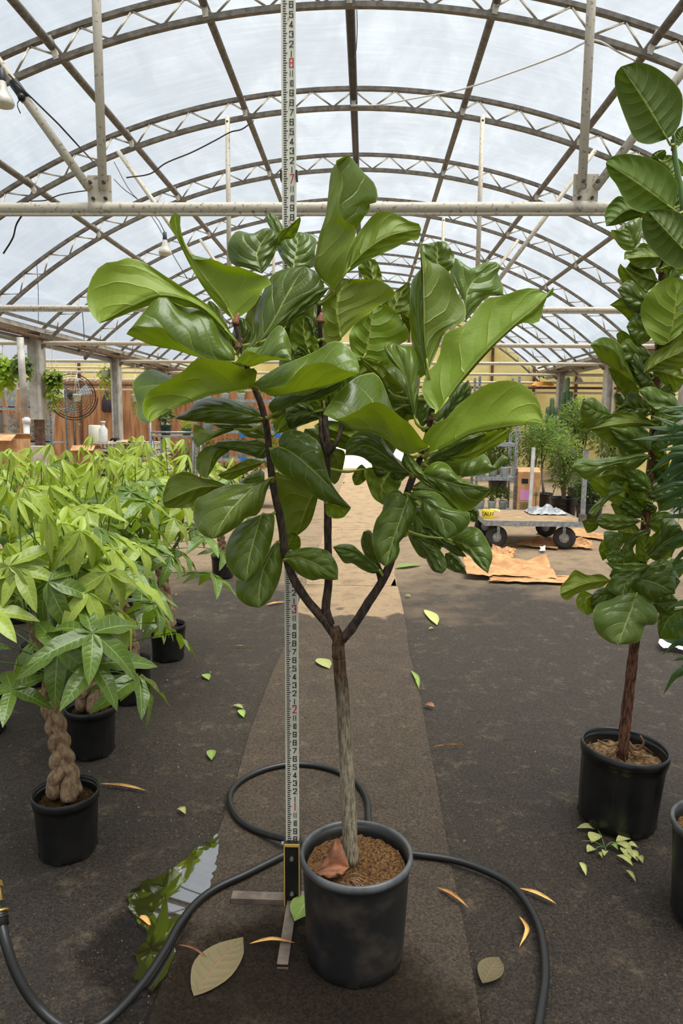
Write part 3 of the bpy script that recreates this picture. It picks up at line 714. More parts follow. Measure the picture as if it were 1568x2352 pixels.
GREY = (1.0, 1.05, 1.25, 1); DARK = (.95, .97, .95, 1); PALE = (1.1, 1.12, 1.4, 1); BRT = (.95, .99, .8, 1); OLV = (.97, .92, .8, 1); DUST = (1.5, 1.5, 2.6, 1)   # leaf age and dust; GREY, PALE, DARK keep faint painted sheen and shade
FIG = [
 # crop, face seen (u upper, d underside), depth of base and tip, bend of left and right edge, midrib, left edge, right edge, tint
 ('4', 'd', .00, -.08, .02, .02, [(975, 1195), (760, 985), (520, 915), (330, 985), (130, 1090)], [(900, 1135), (745, 1000), (640, 985), (560, 950), (400, 992), (250, 1050)], [(870, 1030), (700, 900), (550, 800), (400, 705), (310, 677), (230, 705), (150, 718), (80, 800), (45, 920), (65, 1010)], BRT),
 ('4', 'd', .02, .06, .03, -.03, [(962, 1065), (900, 950), (800, 830), (715, 705), (625, 560), (600, 400)], [(940, 1050), (860, 975), (770, 860), (690, 725), (615, 570), (563, 470), (575, 425)], [(1020, 1035), (1100, 960), (1140, 875), (1195, 840), (1180, 805), (1130, 790), (1000, 740), (920, 730), (830, 690), (715, 690), (665, 600), (635, 500), (632, 410)], BRT),
 ('4', 'u', -.02, -.12, -.05, .06, [(970, 1330), (760, 1303), (600, 1255), (450, 1222), (297, 1155)], [(900, 1322), (770, 1290), (660, 1228), (600, 1185), (530, 1120), (420, 1112), (345, 1105)], [(970, 1250), (880, 1140), (800, 1020), (650, 975), (545, 920), (480, 925), (400, 1010), (350, 1080)], DARK),
 ('4', 'u', .10, .14, .03, .03, [(1140, 780), (1110, 650), (1200, 500)], [(1040, 745), (950, 720), (922, 650), (935, 570), (985, 512), (1080, 530), (1150, 497)], [(1190, 720), (1230, 630), (1245, 540)], PALE),
 ('4', 'd', .09, .06, .0, .0, [(1235, 612), (1262, 545), (1375, 425)], [(1240, 530), (1300, 492)], [(1275, 570), (1340, 555), (1380, 450)], BRT),
 ('4', 'u', .14, .18, .03, .03, [(1330, 755), (1350, 640), (1370, 520)], [(1270, 700), (1235, 620), (1290, 540)], [(1455, 740), (1470, 640), (1480, 570), (1440, 535)], PALE),
 ('4', 'u', .18, .22, .02, .02, [(1290, 720), (1240, 540), (1180, 398)], [(1230, 620), (1190, 500), (1158, 430)], [(1330, 640), (1270, 490), (1215, 408)], GREY),
 ('4', 'u', -.03, .03, .04, .02, [(1030, 1290), (1180, 1120), (1300, 900), (1400, 732)], [(1010, 1250), (1080, 1170), (1095, 1030), (1140, 900), (1195, 790), (1260, 752)], [(1240, 1120), (1340, 1030), (1480, 905), (1530, 870), (1480, 770)]),
 ('4', 'u', -.05, -.08, .0, .0, [(1275, 1135), (1345, 1040), (1555, 872)], [(1310, 1040), (1480, 890)], [(1350, 1070), (1490, 950)], BRT),
 ('4', 'u', -.09, -.14, .05, -.05, [(980, 1325), (1060, 1358), (1180, 1322), (1322, 1318)], [(1040, 1245), (1130, 1230), (1200, 1130), (1250, 1095), (1285, 1125), (1320, 1220)], [(1050, 1262), (1120, 1280), (1230, 1298)]),
 ('4', 'u', .04, .06, .02, .02, [(990, 1290), (1010, 1150), (990, 1048)], [(950, 1210), (965, 1110)], [(1062, 1200), (1070, 1130), (1030, 1060)], PALE),
 ('4', 'u', .05, .04, .02, .02, [(965, 1275), (870, 1120), (808, 948)], [(880, 1190), (815, 1080), (796, 980)], [(950, 1180), (900, 1040), (835, 955)], PALE),
 ('5', 'u', .02, .04, -.06, .07, [(650, 1290), (560, 1200), (472, 1070), (490, 950), (520, 790), (580, 600), (600, 430), (645, 170), (790, 64)], [(690, 1200), (735, 1130), (770, 960), (845, 790), (835, 700), (780, 680), (720, 610), (700, 530), (710, 440), (735, 330), (710, 230), (668, 130)], [(740, 1150), (860, 760), (930, 620), (990, 560), (990, 490), (1055, 480), (1060, 420), (1030, 310), (900, 190), (830, 100)], (1.15, 1.15, 0.85, 1)),
 ('5', 'd', .05, .10, .02, .02, [(745, 1140), (900, 960), (1100, 815), (1260, 760), (1438, 730)], [(770, 1000), (800, 880), (860, 780), (960, 650), (1030, 582), (1120, 562), (1220, 590), (1340, 660), (1420, 682)], [(800, 1110), (900, 1042), (1050, 970), (1200, 902), (1340, 832), (1410, 828)], BRT),
 ('5', 'd', .22, .24, .02, .02, [(1000, 1300), (1000, 1150), (960, 995)], [(930, 1190), (870, 1090), (890, 1040)], [(1085, 1200), (1080, 1130), (1030, 1010)], BRT),
 ('5', 'd', -.01, .0, .02, -.02, [(720, 1715), (690, 1560), (672, 1450), (700, 1300), (800, 1176)], [(600, 1790), (548, 1600), (550, 1440), (600, 1370), (690, 1300)], [(850, 1580), (1000, 1460), (1130, 1375), (1200, 1320), (1170, 1265), (1090, 1205), (1000, 1180), (900, 1188)], OLV),
 ('5', 'd', .09, .12, .03, .03, [(930, 1900), (970, 1700), (1012, 1450), (1080, 1415)], [(830, 1880), (790, 1750), (800, 1640), (900, 1530)], [(1130, 1960), (1230, 1790), (1320, 1730), (1340, 1680), (1280, 1560), (1200, 1460), (1130, 1408)], (0.95, 1.06, 0.84, 1)),
 ('5', 'd', .16, .18, .02, .02, [(1180, 1560), (1210, 1400), (1330, 1200)], [(1080, 1410), (1200, 1290)], [(1340, 1480), (1345, 1300)], BRT),
 ('5', 'd', .13, .14, .0, .0, [(1250, 1480), (1310, 1560), (1335, 1680)], [(1330, 1520), (1345, 1600)], [(1270, 1560), (1310, 1650)], BRT),
 ('5', 'd', .0, .0, .02, .02, [(430, 1850), (385, 1680), (380, 1515)], [(280, 1810), (258, 1640), (300, 1540)], [(520, 1790), (440, 1660), (400, 1560)], BRT),
 ('5', 'u', .05, .05, .02, .02, [(470, 1700), (430, 1600), (390, 1505)], [(420, 1660), (385, 1570)], [(490, 1640), (455, 1540)], PALE),
 ('5', 'u', -.01, -.02, .01, .01, [(420, 1870), (370, 1820), (320, 1790)], [(360, 1880), (300, 1870)], [(400, 1830), (350, 1790)], GREY),
 ('7', 'u', -.08, -.18, .08, -.06, [(840, 290), (960, 362), (1080, 350), (1200, 325), (1350, 290), (1525, 215)], [(880, 250), (1000, 170), (1100, 130), (1240, 70), (1370, 0), (1460, 35), (1530, 150)], [(860, 288), (920, 308), (1000, 300), (1080, 270), (1150, 185), (1240, 153), (1330, 153), (1420, 195)]),
 ('7', 'd', -.05, -.22, .09, -.04, [(850, 300), (700, 335), (560, 362), (420, 412), (260, 480), (180, 535)], [(750, 260), (500, 220), (330, 235), (230, 200), (150, 185), (90, 230), (48, 285), (85, 420), (78, 470), (110, 535)], [(860, 190), (780, 190), (700, 150), (560, 125), (470, 130), (400, 200), (270, 280), (180, 330), (138, 400), (145, 480)]),
 ('7', 'u', .0, -.08, .01, .05, [(925, 515), (800, 480), (600, 455), (345, 510)], [(900, 532), (760, 546), (640, 540), (500, 530), (400, 520)], [(860, 440), (780, 400), (700, 380), (560, 370), (450, 420), (400, 470), (350, 488)]),
 ('7', 'u', .05, .03, .01, .03, [(940, 640), (820, 570), (700, 560), (580, 545)], [(900, 638), (800, 625), (730, 580), (640, 575)], [(900, 560), (820, 530), (700, 535)], PALE),
 ('7', 'd', .03, -.03, -.01, .03, [(745, 575), (640, 590), (485, 695)], [(700, 590), (620, 620), (540, 655)], [(690, 572), (560, 582), (465, 545), (453, 600), (465, 660)]),
 ('7', 'u', .0, -.02, .02, .02, [(935, 700), (820, 680), (700, 665), (580, 690)], [(920, 765), (820, 745), (740, 720), (660, 705)], [(900, 652), (800, 648), (700, 645), (620, 655)], DARK),
 ('7', 'd', .02, -.05, .0, .02, [(690, 695), (600, 720), (545, 888)], [(690, 715), (620, 770), (580, 840)], [(620, 668), (520, 705), (475, 770), (485, 850), (520, 885)]),
 ('7', 'd', .01, -.04, .01, .02, [(915, 785), (780, 825), (615, 872)], [(870, 820), (780, 865), (700, 905), (640, 890)], [(820, 765), (760, 790), (680, 835)], OLV),
 ('7', 'd', -.02, -.08, .02, .02, [(690, 945), (500, 950), (263, 1050)], [(600, 1000), (540, 1040), (460, 1078), (350, 1085), (280, 1080)], [(600, 905), (520, 890), (420, 850), (350, 860), (300, 890), (280, 940), (265, 1000)]),
 ('7', 'u', .02, .0, .02, .02, [(920, 920), (860, 900), (770, 915)], [(880, 930), (800, 935)], [(910, 850), (860, 845), (800, 880)], PALE),
 ('7', 'u', -.05, -.14, .02, .03, [(972, 885), (860, 937), (780, 1010), (690, 1110), (585, 1282)], [(930, 980), (910, 1060), (870, 1130), (800, 1145), (770, 1180), (720, 1220), (640, 1265)], [(920, 905), (850, 922), (700, 930), (600, 960), (530, 1000), (470, 1025), (455, 1090), (455, 1160), (480, 1220), (530, 1265)], (1.15, 1.06, 1.02, 1)),
 ('7', 'u', -.02, -.08, .02, .02, [(900, 1120), (860, 1250), (820, 1400), (795, 1555)], [(975, 1120), (980, 1200), (960, 1320), (920, 1420), (870, 1510)], [(800, 1160), (720, 1220), (670, 1320), (665, 1420), (700, 1500), (760, 1545)]),
 ('7', 'u', .0, -.05, .02, .02, [(1000, 1295), (920, 1450), (885, 1600), (880, 1725)], [(1035, 1330), (1035, 1430), (1010, 1560), (960, 1660), (910, 1710)], [(960, 1330), (900, 1430), (820, 1500), (735, 1540), (730, 1620), (740, 1660), (800, 1710)]),
 ('7', 'u', -.02, -.05, .02, .02, [(1040, 1415), (1130, 1400), (1260, 1450), (1388, 1543)], [(1060, 1370), (1120, 1345), (1220, 1335), (1320, 1355), (1360, 1400), (1390, 1470)], [(1090, 1470), (1150, 1520), (1220, 1550), (1280, 1540), (1340, 1548)]),
 ('7', 'u', -.05, -.10, .03, .03, [(1012, 690), (1080, 720), (1150, 770), (1280, 890), (1390, 1000), (1475, 1082)], [(1005, 650), (1040, 590), (1130, 580), (1200, 610), (1260, 650), (1300, 760), (1340, 900), (1400, 1000)], [(950, 715), (980, 820), (1060, 890), (1150, 950), (1250, 1020), (1350, 1060), (1430, 1082)], (0.97, 1.03, 0.85, 1)),
 ('7', 'd', -.07, -.09, .0, .02, [(1308, 1045), (1400, 1068), (1472, 1085)], [(1400, 1062)], [(1310, 1120), (1360, 1150), (1420, 1145), (1455, 1110)]),
 ('7', 'd', .06, .08, .02, .02, [(1290, 900), (1200, 1060), (1125, 1262)], [(1262, 1010), (1240, 1100), (1200, 1200)], [(1100, 900), (980, 850), (972, 960), (1010, 1050), (1015, 1150), (1060, 1250)], OLV),
 ('7', 'd', .08, .08, .01, .01, [(1060, 1350), (1090, 1290), (1105, 1243)], [(1045, 1310), (1050, 1250)], [(1140, 1345), (1145, 1275)], BRT),
 ('7', 'd', .04, .02, .01, .02, [(985, 605), (1100, 505), (1300, 455)], [(972, 540), (1050, 470), (1150, 420), (1220, 405), (1280, 430)], [(1060, 590), (1180, 530), (1260, 490)], DARK),
 ('7', 'u', -.02, -.06, .01, .02, [(968, 480), (1150, 400), (1425, 265)], [(940, 430), (1000, 365), (1200, 330), (1350, 290)], [(1100, 415), (1250, 395), (1380, 330)], DARK),
 ('7', 'd', .03, .03, .01, .01, [(1240, 550), (1380, 590), (1520, 650)], [(1300, 520), (1450, 540), (1550, 590)], [(1300, 620), (1400, 660), (1480, 680)], DARK),
 ('7', 'd', .07, .08, .02, .02, [(1335, 690), (1390, 800), (1365, 932)], [(1430, 720), (1420, 830), (1390, 910)], [(1280, 700), (1290, 800), (1330, 900)], OLV),
 ('8', 'd', -.06, -.25, .10, -.04, [(740, 690), (620, 738), (540, 708), (460, 640), (370, 600), (270, 587), (150, 522), (62, 480)], [(600, 640), (515, 450), (480, 360), (440, 260), (390, 195), (320, 205), (250, 240), (130, 350), (75, 440)], [(700, 650), (620, 545), (560, 500), (470, 425), (380, 405), (270, 465), (160, 508)]),
 ('8', 'd', -.04, -.16, .03, .01, [(735, 740), (860, 682), (1000, 608), (1150, 577), (1300, 553), (1473, 535)], [(700, 640), (770, 545), (860, 500), (900, 440), (1000, 360), (1100, 290), (1200, 262), (1310, 265), (1400, 320), (1460, 420)], [(860, 695), (1000, 618), (1150, 587), (1300, 558)], (1.00, 1.04, 0.82, 1)),
 ('8', 'd', .02, -.04, .02, .02, [(760, 760), (1000, 735), (1275, 568)], [(850, 690), (1000, 620), (1150, 590)], [(900, 810), (1020, 770), (1150, 700), (1240, 640)], DARK),
 ('8', 'u', .01, -.01, .02, .02, [(720, 790), (880, 720), (1120, 600)], [(800, 700), (960, 630)], [(860, 780), (990, 690), (1080, 630)], (0.93, 0.98, 0.93, 1)),
 ('8', 'u', .06, .03, .04, -.01, [(930, 887), (1060, 868), (1180, 830), (1255, 765)], [(918, 830), (980, 760), (1070, 725), (1130, 765), (1145, 815), (1215, 740)], [(1060, 872), (1180, 836)], PALE),
 ('8', 'u', -.10, -.18, .03, .03, [(690, 862), (800, 900), (960, 940), (1142, 957)], [(740, 810), (800, 780), (860, 800), (920, 870), (1000, 915), (1080, 940)], [(720, 920), (800, 975), (860, 1020), (920, 1085), (965, 1112), (1040, 1075), (1110, 1010)], (1.15, 1.15, 0.90, 1)),
 ('8', 'u', -.09, -.12, .02, .02, [(580, 733), (660, 860), (830, 985)], [(625, 745), (720, 870)], [(565, 800), (640, 872), (740, 950)], (1.15, 1.13, 0.99, 1)),
 ('8', 'u', -.04, -.12, .02, .04, [(625, 862), (480, 760), (330, 680), (202, 745)], [(570, 885), (480, 838), (380, 805), (320, 762), (260, 745)], [(560, 800), (480, 690), (400, 610), (280, 590), (215, 660)]),
 ('8', 'd', .03, .0, .02, .02, [(510, 830), (440, 940), (445, 1062)], [(565, 900), (530, 990)], [(330, 830), (345, 930), (385, 1020)], DARK),
 ('8', 'd', .06, .04, .01, .01, [(340, 830), (300, 860), (262, 935)], [(345, 890), (290, 937)], [(305, 803), (248, 880)], DARK),
 ('8', 'u', -.06, -.12, .02, .02, [(605, 1020), (560, 1150), (500, 1330), (460, 1462)], [(662, 1060), (640, 1170), (590, 1260), (550, 1310), (555, 1360), (520, 1430)], [(530, 960), (460, 1010), (440, 1100), (400, 1160), (375, 1260), (385, 1350), (410, 1420)]),
 ('8', 'u', -.05, -.10, .03, .02, [(590, 985), (720, 1050), (820, 1160), (850, 1285)], [(700, 968), (800, 985), (900, 1085), (1000, 1110), (1003, 1190), (930, 1250)], [(640, 1037), (690, 1025), (685, 1090), (720, 1180), (790, 1240)], (0.95, 1.01, 0.89, 1)),
 ('8', 'u', .02, .0, .01, .01, [(985, 1105), (1035, 1120), (1050, 1172)], [(1040, 1073), (1066, 1120)], [(1005, 1165)]),
 ('8', 'u', .0, -.08, .02, .03, [(870, 1282), (1000, 1340), (1122, 1505)], [(950, 1222), (1000, 1200), (1060, 1215), (1110, 1280), (1145, 1360), (1150, 1410), (1130, 1470)], [(930, 1340), (1000, 1390), (1050, 1450)], (0.95, 1.01, 0.89, 1)),
 ('8', 'u', .04, -.01, .02, .02, [(645, 1185), (800, 1270), (985, 1398)], [(740, 1175), (850, 1290), (930, 1330)], [(690, 1280), (820, 1330), (920, 1390)], DARK),
 ('8', 'u', .01, -.05, .02, .02, [(615, 1245), (740, 1370), (825, 1505)], [(720, 1290), (800, 1340), (845, 1400), (856, 1470)], [(650, 1310), (710, 1360), (730, 1430), (770, 1490)], DARK),
 ('8', 'u', .05, .02, .02, .02, [(845, 1375), (915, 1430), (988, 1512)], [(900, 1365), (965, 1450)], [(838, 1450), (900, 1492)], DARK),
 ('8', 'u', -.01, -.07, .02, .02, [(432, 1498), (300, 1390), (123, 1335)], [(380, 1505), (310, 1480), (250, 1440), (200, 1440), (160, 1390)], [(400, 1440), (320, 1380), (250, 1320), (170, 1315)], (0.88, 0.99, 0.99, 1)),
 ('8', 'u', .02, .0, .02, .02, [(440, 1485), (360, 1350), (320, 1235)], [(380, 1450), (320, 1370), (303, 1290)], [(420, 1400), (395, 1280), (360, 1225)], DARK),
 ('6', 'd', -.02, .02, .0, .05, [(575, 1042), (545, 800), (538, 560), (533, 300), (513, 128)], [(560, 950), (540, 700), (532, 450)], [(640, 900), (700, 760), (840, 680), (845, 560), (790, 480), (740, 350), (660, 270), (580, 245)], BRT),
 ('6', 'u', .06, .08, -.02, -.02, [(630, 340), (640, 220), (640, 108)], [(535, 240), (515, 135), (570, 125)], [(730, 320), (765, 225), (740, 170), (700, 112)]),
 ('6', 'u', .02, .06, .04, .0, [(560, 1060), (515, 800), (500, 500), (530, 295)], [(500, 1105), (480, 1050), (490, 980), (460, 880), (440, 640), (445, 430), (470, 360)], [(575, 900), (548, 600), (542, 400)], GREY),
 ('6', 'u', .12, .16, .03, .03, [(840, 690), (850, 500), (895, 400), (1062, 256)], [(840, 560), (790, 470), (728, 320), (765, 222), (820, 260), (890, 300), (980, 258)], [(900, 620), (1000, 510), (1110, 495), (1112, 420), (1075, 330), (1105, 292)], GREY),
 ('6', 'd', -.06, .00, .04, .02, [(650, 1335), (800, 1122), (1000, 893), (1180, 725), (1400, 535), (1478, 436)], [(580, 1300), (520, 1180), (560, 1060), (640, 960), (660, 850), (700, 760), (830, 710), (900, 620), (1000, 510), (1110, 495), (1240, 450), (1350, 440), (1430, 480)], [(700, 1285), (810, 1135), (1010, 905), (1180, 742), (1250, 690), (1310, 705), (1380, 680), (1402, 590), (1440, 500), (1475, 490)], (1.00, 1.11, 0.82, 1)),
 ('6', 'u', -.03, .0, .01, .03, [(485, 1412), (425, 1150), (385, 1000), (335, 845)], [(440, 1270), (395, 1060), (310, 980), (250, 870), (275, 838)], [(500, 1250), (517, 1100), (500, 960), (460, 862), (390, 860)], (1.13, 1.13, 1.04, 1)),
 ('6', 'u', .01, .02, .02, .02, [(525, 1455), (510, 1310), (560, 1205)], [(470, 1310), (510, 1215)], [(578, 1400), (585, 1290)]),
 ('6', 'd', .03, .0, .02, .02, [(300, 1205), (225, 1070), (78, 940)], [(250, 1160), (130, 1030)], [(400, 1190), (310, 1080), (235, 992)], OLV),
 ('6', 'u', .07, .09, .02, .02, [(670, 1400), (780, 1250), (865, 1105)], [(690, 1300), (760, 1180)], [(740, 1370), (850, 1245), (888, 1180)], GREY),
 # blades deeper in the crown
 ('0', 'd', .03, .0, .02, .02, [(744, 935), (738, 860), (716, 790)], [(700, 900), (688, 830)], [(778, 880), (762, 815)], 'OLV'),
 ('0', 'u', .04, .02, .02, .02, [(748, 960), (785, 905), (800, 850)], [(750, 900), (768, 858)], [(815, 930), (830, 875)], 'DARK'),
 ('0', 'u', .05, .02, .02, .02, [(925, 1160), (970, 1200), (1000, 1290)], [(990, 1170), (1020, 1230)], [(930, 1210), (960, 1275)], 'DARK'),
 ('0', 'd', .04, .02, .02, .02, [(940, 1120), (1010, 1130), (1075, 1180)], [(1000, 1090), (1060, 1125)], [(980, 1165), (1040, 1195)], 'DARK'),
 ('0', 'u', .05, .03, .02, .02, [(950, 1080), (900, 1085), (850, 1060)], [(905, 1115), (865, 1095)], [(900, 1045), (865, 1035)], 'DARK'),
 ('0', 'd', 0.1, 0.08, .03, .03, [(752, 945), (800, 880), (880, 828)], [(752, 890), (800, 835)], [(820, 930), (880, 880)], DARK),
 ('0', 'u', 0.12, 0.1, .03, .03, [(955, 955), (910, 900), (868, 850)], [(890, 940), (850, 890)], [(950, 890), (910, 845)], OLV),
 ('0', 'd', 0.08, 0.06, .03, .03, [(748, 1010), (800, 985), (850, 1010)], [(780, 970), (830, 975)], [(780, 1030), (830, 1035)], DARK),
 ('0', 'u', 0.1, 0.1, .03, .03, [(750, 1060), (740, 1020), (700, 985)], [(710, 1040), (690, 1010)], [(770, 1020), (735, 985)], DARK),
 ('0', 'u', 0.03, 0.03, .03, .03, [(742, 960), (700, 945), (655, 960)], [(700, 975), (665, 985)], [(700, 915), (660, 925)], DARK),
 ('0', 'd', 0.1, 0.1, .03, .03, [(742, 870), (700, 850), (640, 870)], [(700, 890), (650, 900)], [(700, 815), (650, 830)], DARK),
 ('0', 'd', 0.12, 0.1, .03, .03, [(992, 960), (940, 930), (880, 960)], [(940, 965), (900, 985)], [(940, 900), (890, 920)], DARK),
 ('0', 'u', 0.1, 0.08, .03, .03, [(985, 1000), (1030, 960), (1080, 900)], [(1000, 950), (1045, 890)], [(1050, 990), (1095, 930)], DARK),
 ('0', 'u', 0.14, 0.14, .03, .03, [(735, 760), (690, 720), (660, 660)], [(680, 760), (640, 700)], [(730, 700), (700, 650)], OLV),
 ('0', 'd', 0.14, 0.14, .03, .03, [(735, 740), (780, 700), (800, 640)], [(740, 700), (770, 640)], [(810, 730), (840, 680)], OLV),
 ('0', 'u', .16, .14, .03, .03, [(640, 900), (700, 840), (700, 740)], [(640, 830), (650, 760)], [(760, 850), (760, 780)], DARK),
 ('0', 'd', .15, .15, .03, .03, [(750, 960), (700, 900), (620, 880)], [(700, 960), (640, 930)], [(740, 880), (670, 850)], DARK),
 ('0', 'd', .16, .16, .03, .03, [(840, 960), (870, 880), (850, 780)], [(800, 900), (800, 820)], [(920, 910), (920, 830)], DARK),
 ('0', 'u', .14, .14, .03, .03, [(900, 1050), (860, 980), (800, 930)], [(840, 1030), (790, 980)], [(930, 980), (880, 920)], DARK),
 ('0', 'u', .12, .10, .03, .03, [(960, 1080), (1020, 1060), (1100, 1040)], [(1000, 1020), (1060, 1010)], [(1000, 1110), (1070, 1090)], DARK),
 ('0', 'd', .14, .10, .02, .02, [(930, 1130), (990, 1190), (1040, 1260)], [(1000, 1150), (1050, 1200)], [(930, 1190), (980, 1250)], DARK),
 ('0', 'u', .12, .12, .03, .03, [(620, 960), (660, 920), (740, 900)], [(640, 900), (700, 870)], [(670, 970), (730, 950)], DARK),
 ('0', 'd', .14, .14, .03, .03, [(560, 800), (600, 760), (640, 690)], [(560, 740), (590, 680)], [(640, 790), (670, 740)], OLV),
]
rnd = random.Random(11)
FIG = [sp[:-1] + (globals()[sp[-1]],) if isinstance(sp[-1], str) else sp for sp in FIG]
for sp in FIG: px_leaf(sp, TYM, MT['fig'], fig, rnd, NODES)
# curled dry leaf on the soil
c = POT + V((-.062, -.055, .275)); rnd = random.Random(2)
o = loft_leaf('fallen_leaf', MT['dry_brown'], None, [c + V((-.05, -.005, 0)), c + V((0, .0, .012)), c + V((.045, .01, .008))],
              [c + V((-.02, .03, .02)), c + V((.01, .035, .075)), c + V((.03, .03, .04))], [c + V((-.02, -.03, .004)), c + V((.02, -.03, .01))], False, -.01, .0, rnd, camb=.015, ripple=.01)
tag(o, 'curled reddish brown dead leaf lying on soil of the tall charcoal pot', 'leaf')

# ================================================================ MEASURING ROD
RB0 = atG(672, 2070, PZ)
top = atY(655, 0, 2.06); q = atY(655, 0, 2.10)
rod = thing('measuring_rod', 'tall white measuring rod with black inch and red foot numbers', 'measuring rod', (RB0.x, RB0.y, PZ))
FT = .3048
# tilt so that 8 ft lands where the photo shows it
lean = Matrix.Rotation(radians(-2.05), 4, 'X') @ Matrix.Rotation(radians(-.47), 4, 'Y')
ROOT = bpy.data.objects.new('tmp', None)
RW = .039
def rbuild(mb, name, mat, parent=None):
    mb.v = [tuple(lean @ V(p)) for p in mb.v]; return mb.build(name, mat, parent or rod)
mb = MB(); mb.box((0, .009, FT * (.5 + 9.4) / 2 + .0), (RW, .016, FT * 8.9)); staff = rbuild(mb, 'staff', MT['rod'])
mb = MB(); mb.box((-RW / 2 + .0015, -.0005, FT * 4.95), (.0025, .004, FT * 8.9)); mb.box((RW / 2 - .0015, -.0005, FT * 4.95), (.0025, .004, FT * 8.9)); rbuild(mb, 'edge_bead', MT['rod'], staff)
mb = MB(); inch = FT / 12; qn = inch / 4
for i in range(int(.62 * 48), int(9.4 * 48)):
    z = i * qn; L = (.0125, .0080, .0095, .0080)[i % 4]; x0 = -RW / 2 + .0055; h = qn * .45
    a = .0025 if i % 2 == 0 else 0
    mb.add([(x0, -.0004, z - h / 2), (x0 + L - a, -.0004, z - h / 2), (x0 + L, -.0004, z + h / 2), (x0, -.0004, z + h / 2)], [(0, 1, 2, 3)])
rbuild(mb, 'tick_marks', MT['ink'], staff)
GL = {'0': [[(0, 0), (1, 0), (1, 1), (0, 1), (0, 0)]], '1': [[(.5, 0), (.5, 1)]], '2': [[(0, .8), (0, 1), (1, 1), (1, .62), (0, 0), (1, 0)]], '3': [[(0, .78), (0, 1), (1, 1), (1, .6), (.72, .53), (1, .46), (1, 0), (0, 0), (0, .25)]],
      '4': [[(.72, 0), (.72, 1), (0, .2), (1, .2)]], '5': [[(1, 1), (0, 1), (0, .58), (1, .58), (1, 0), (0, 0), (0, .2)]], '6': [[(1, .8), (1, 1), (0, 1), (0, 0), (1, 0), (1, .55), (0, .55)]], '7': [[(0, 1), (1, 1), (.2, 0)]],
      '8': [[(0, 0), (1, 0), (1, 1), (0, 1), (0, 0)], [(0, .53), (1, .53)]], '9': [[(0, .2), (0, 0), (1, 0), (1, 1), (0, 1), (0, .45), (1, .45)]]}
def glyphs(mb, txt, cx, cz, w, h, th, y=-.0005):
    if txt in ('10', '11'): parts = [('1', cx - w * .36, w * .3), (txt[1], cx + w * (.24 if txt == '10' else .36), w * .46)]; th *= .8
    else: parts = [(txt, cx, w)]
    for ch, x, ww in parts:
        for st in GL[ch]:
            P = [(x + (a - .5) * ww, cz + (b - .5) * h) for a, b in st]
            for (xa, za), (xb, zb) in zip(P, P[1:]):
                d = V((xb - xa, zb - za)); d.normalize(); nx, nz = -d.y * th / 2, d.x * th / 2; ex, ez = d.x * th / 2, d.y * th / 2
                mb.add([(xa - ex - nx, y, za - ez - nz), (xb + ex - nx, y, zb + ez - nz), (xb + ex + nx, y, zb + ez + nz), (xa - ex + nx, y, za - ez + nz)], [(0, 1, 2, 3)])
blk, red, pale = MB(), MB(), MB()
for i in range(8, 112):
    ft, n = divmod(i, 12); z = i * inch
    if n: glyphs(blk, str(n), .0085, z - .002, .0088, .0150, .0024)
    else:
        glyphs(red, str(ft), .0085, z, .0088, .0225, .0028)
for ft in range(1, 10):
    for n in (4.45, 7.5): glyphs(pale, str(ft), .0005, (ft * 12 + n) * inch, .003, .0075, .0008)
rbuild(blk, 'inch_numbers', MT['ink'], staff); rbuild(red, 'foot_numbers', MT['red_ink'], staff); rbuild(pale, 'small_foot_numbers', MT['pale_red_ink'], staff)
mb = MB(); mb.box((-RW / 2 - .002, .006, FT * 7.03), (.005, .026, .024)); mb.box((RW / 2 + .002, .006, FT * 7.03), (.005, .026, .024)); rbuild(mb, 'joint_clip', MT['bracket'])
mb = MB(); mb.box((-RW / 2 - .002, .006, FT * 3.62), (.005, .026, .024)); mb.box((RW / 2 + .002, .006, FT * 3.62), (.005, .026, .024)); rbuild(mb, 'joint_clip', MT['bracket'])
zc = FT * .645
mb = MB(); mb.box((0, .0, zc / 2 + .002), (.050, .040, zc - .004)); rbuild(mb, 'base_socket', MT['bracket'])
mb = MB(); mb.box((-.0225, -.0215, zc / 2), (.0035, .003, zc)); mb.box((.0225, -.0215, zc / 2), (.0035, .003, zc)); mb.box((0, -.0215, zc - .004), (.046, .003, .008)); rbuild(mb, 'yellow_trim', MT['yellow_edge'])
for z in (zc - .045, .04):
    mb = MB(); mb.tube([(0, -.020, z), (0, -.028, z)], .0062, 6, sm=False); rbuild(mb, 'bolt', MT['bolt'])
mb = MB(); mb.tube([(-.024, .0, zc - .01), (-.033, .0, zc - .01)], .006, 6, sm=False); rbuild(mb, 'bolt', MT['bolt'])
mb = MB(); mb.box((-.105, .0, .012), (.165, .036, .008)); mb.box((-.105, -.017, .006), (.165, .003, .012)); mb.build('foot_bar', MT['flat_steel'], rod)
mb = MB(); mb.box((.0, -.135, .012), (.030, .27, .008)); mb.box((.0, -.268, .006), (.030, .004, .012)); mb.build('foot_bar', MT['flat_steel'], rod)
mb = MB(); mb.box((.07, .012, .012), (.10, .03, .008)); mb.build('foot_bar', MT['flat_steel'], rod)
bpy.data.objects.remove(ROOT)
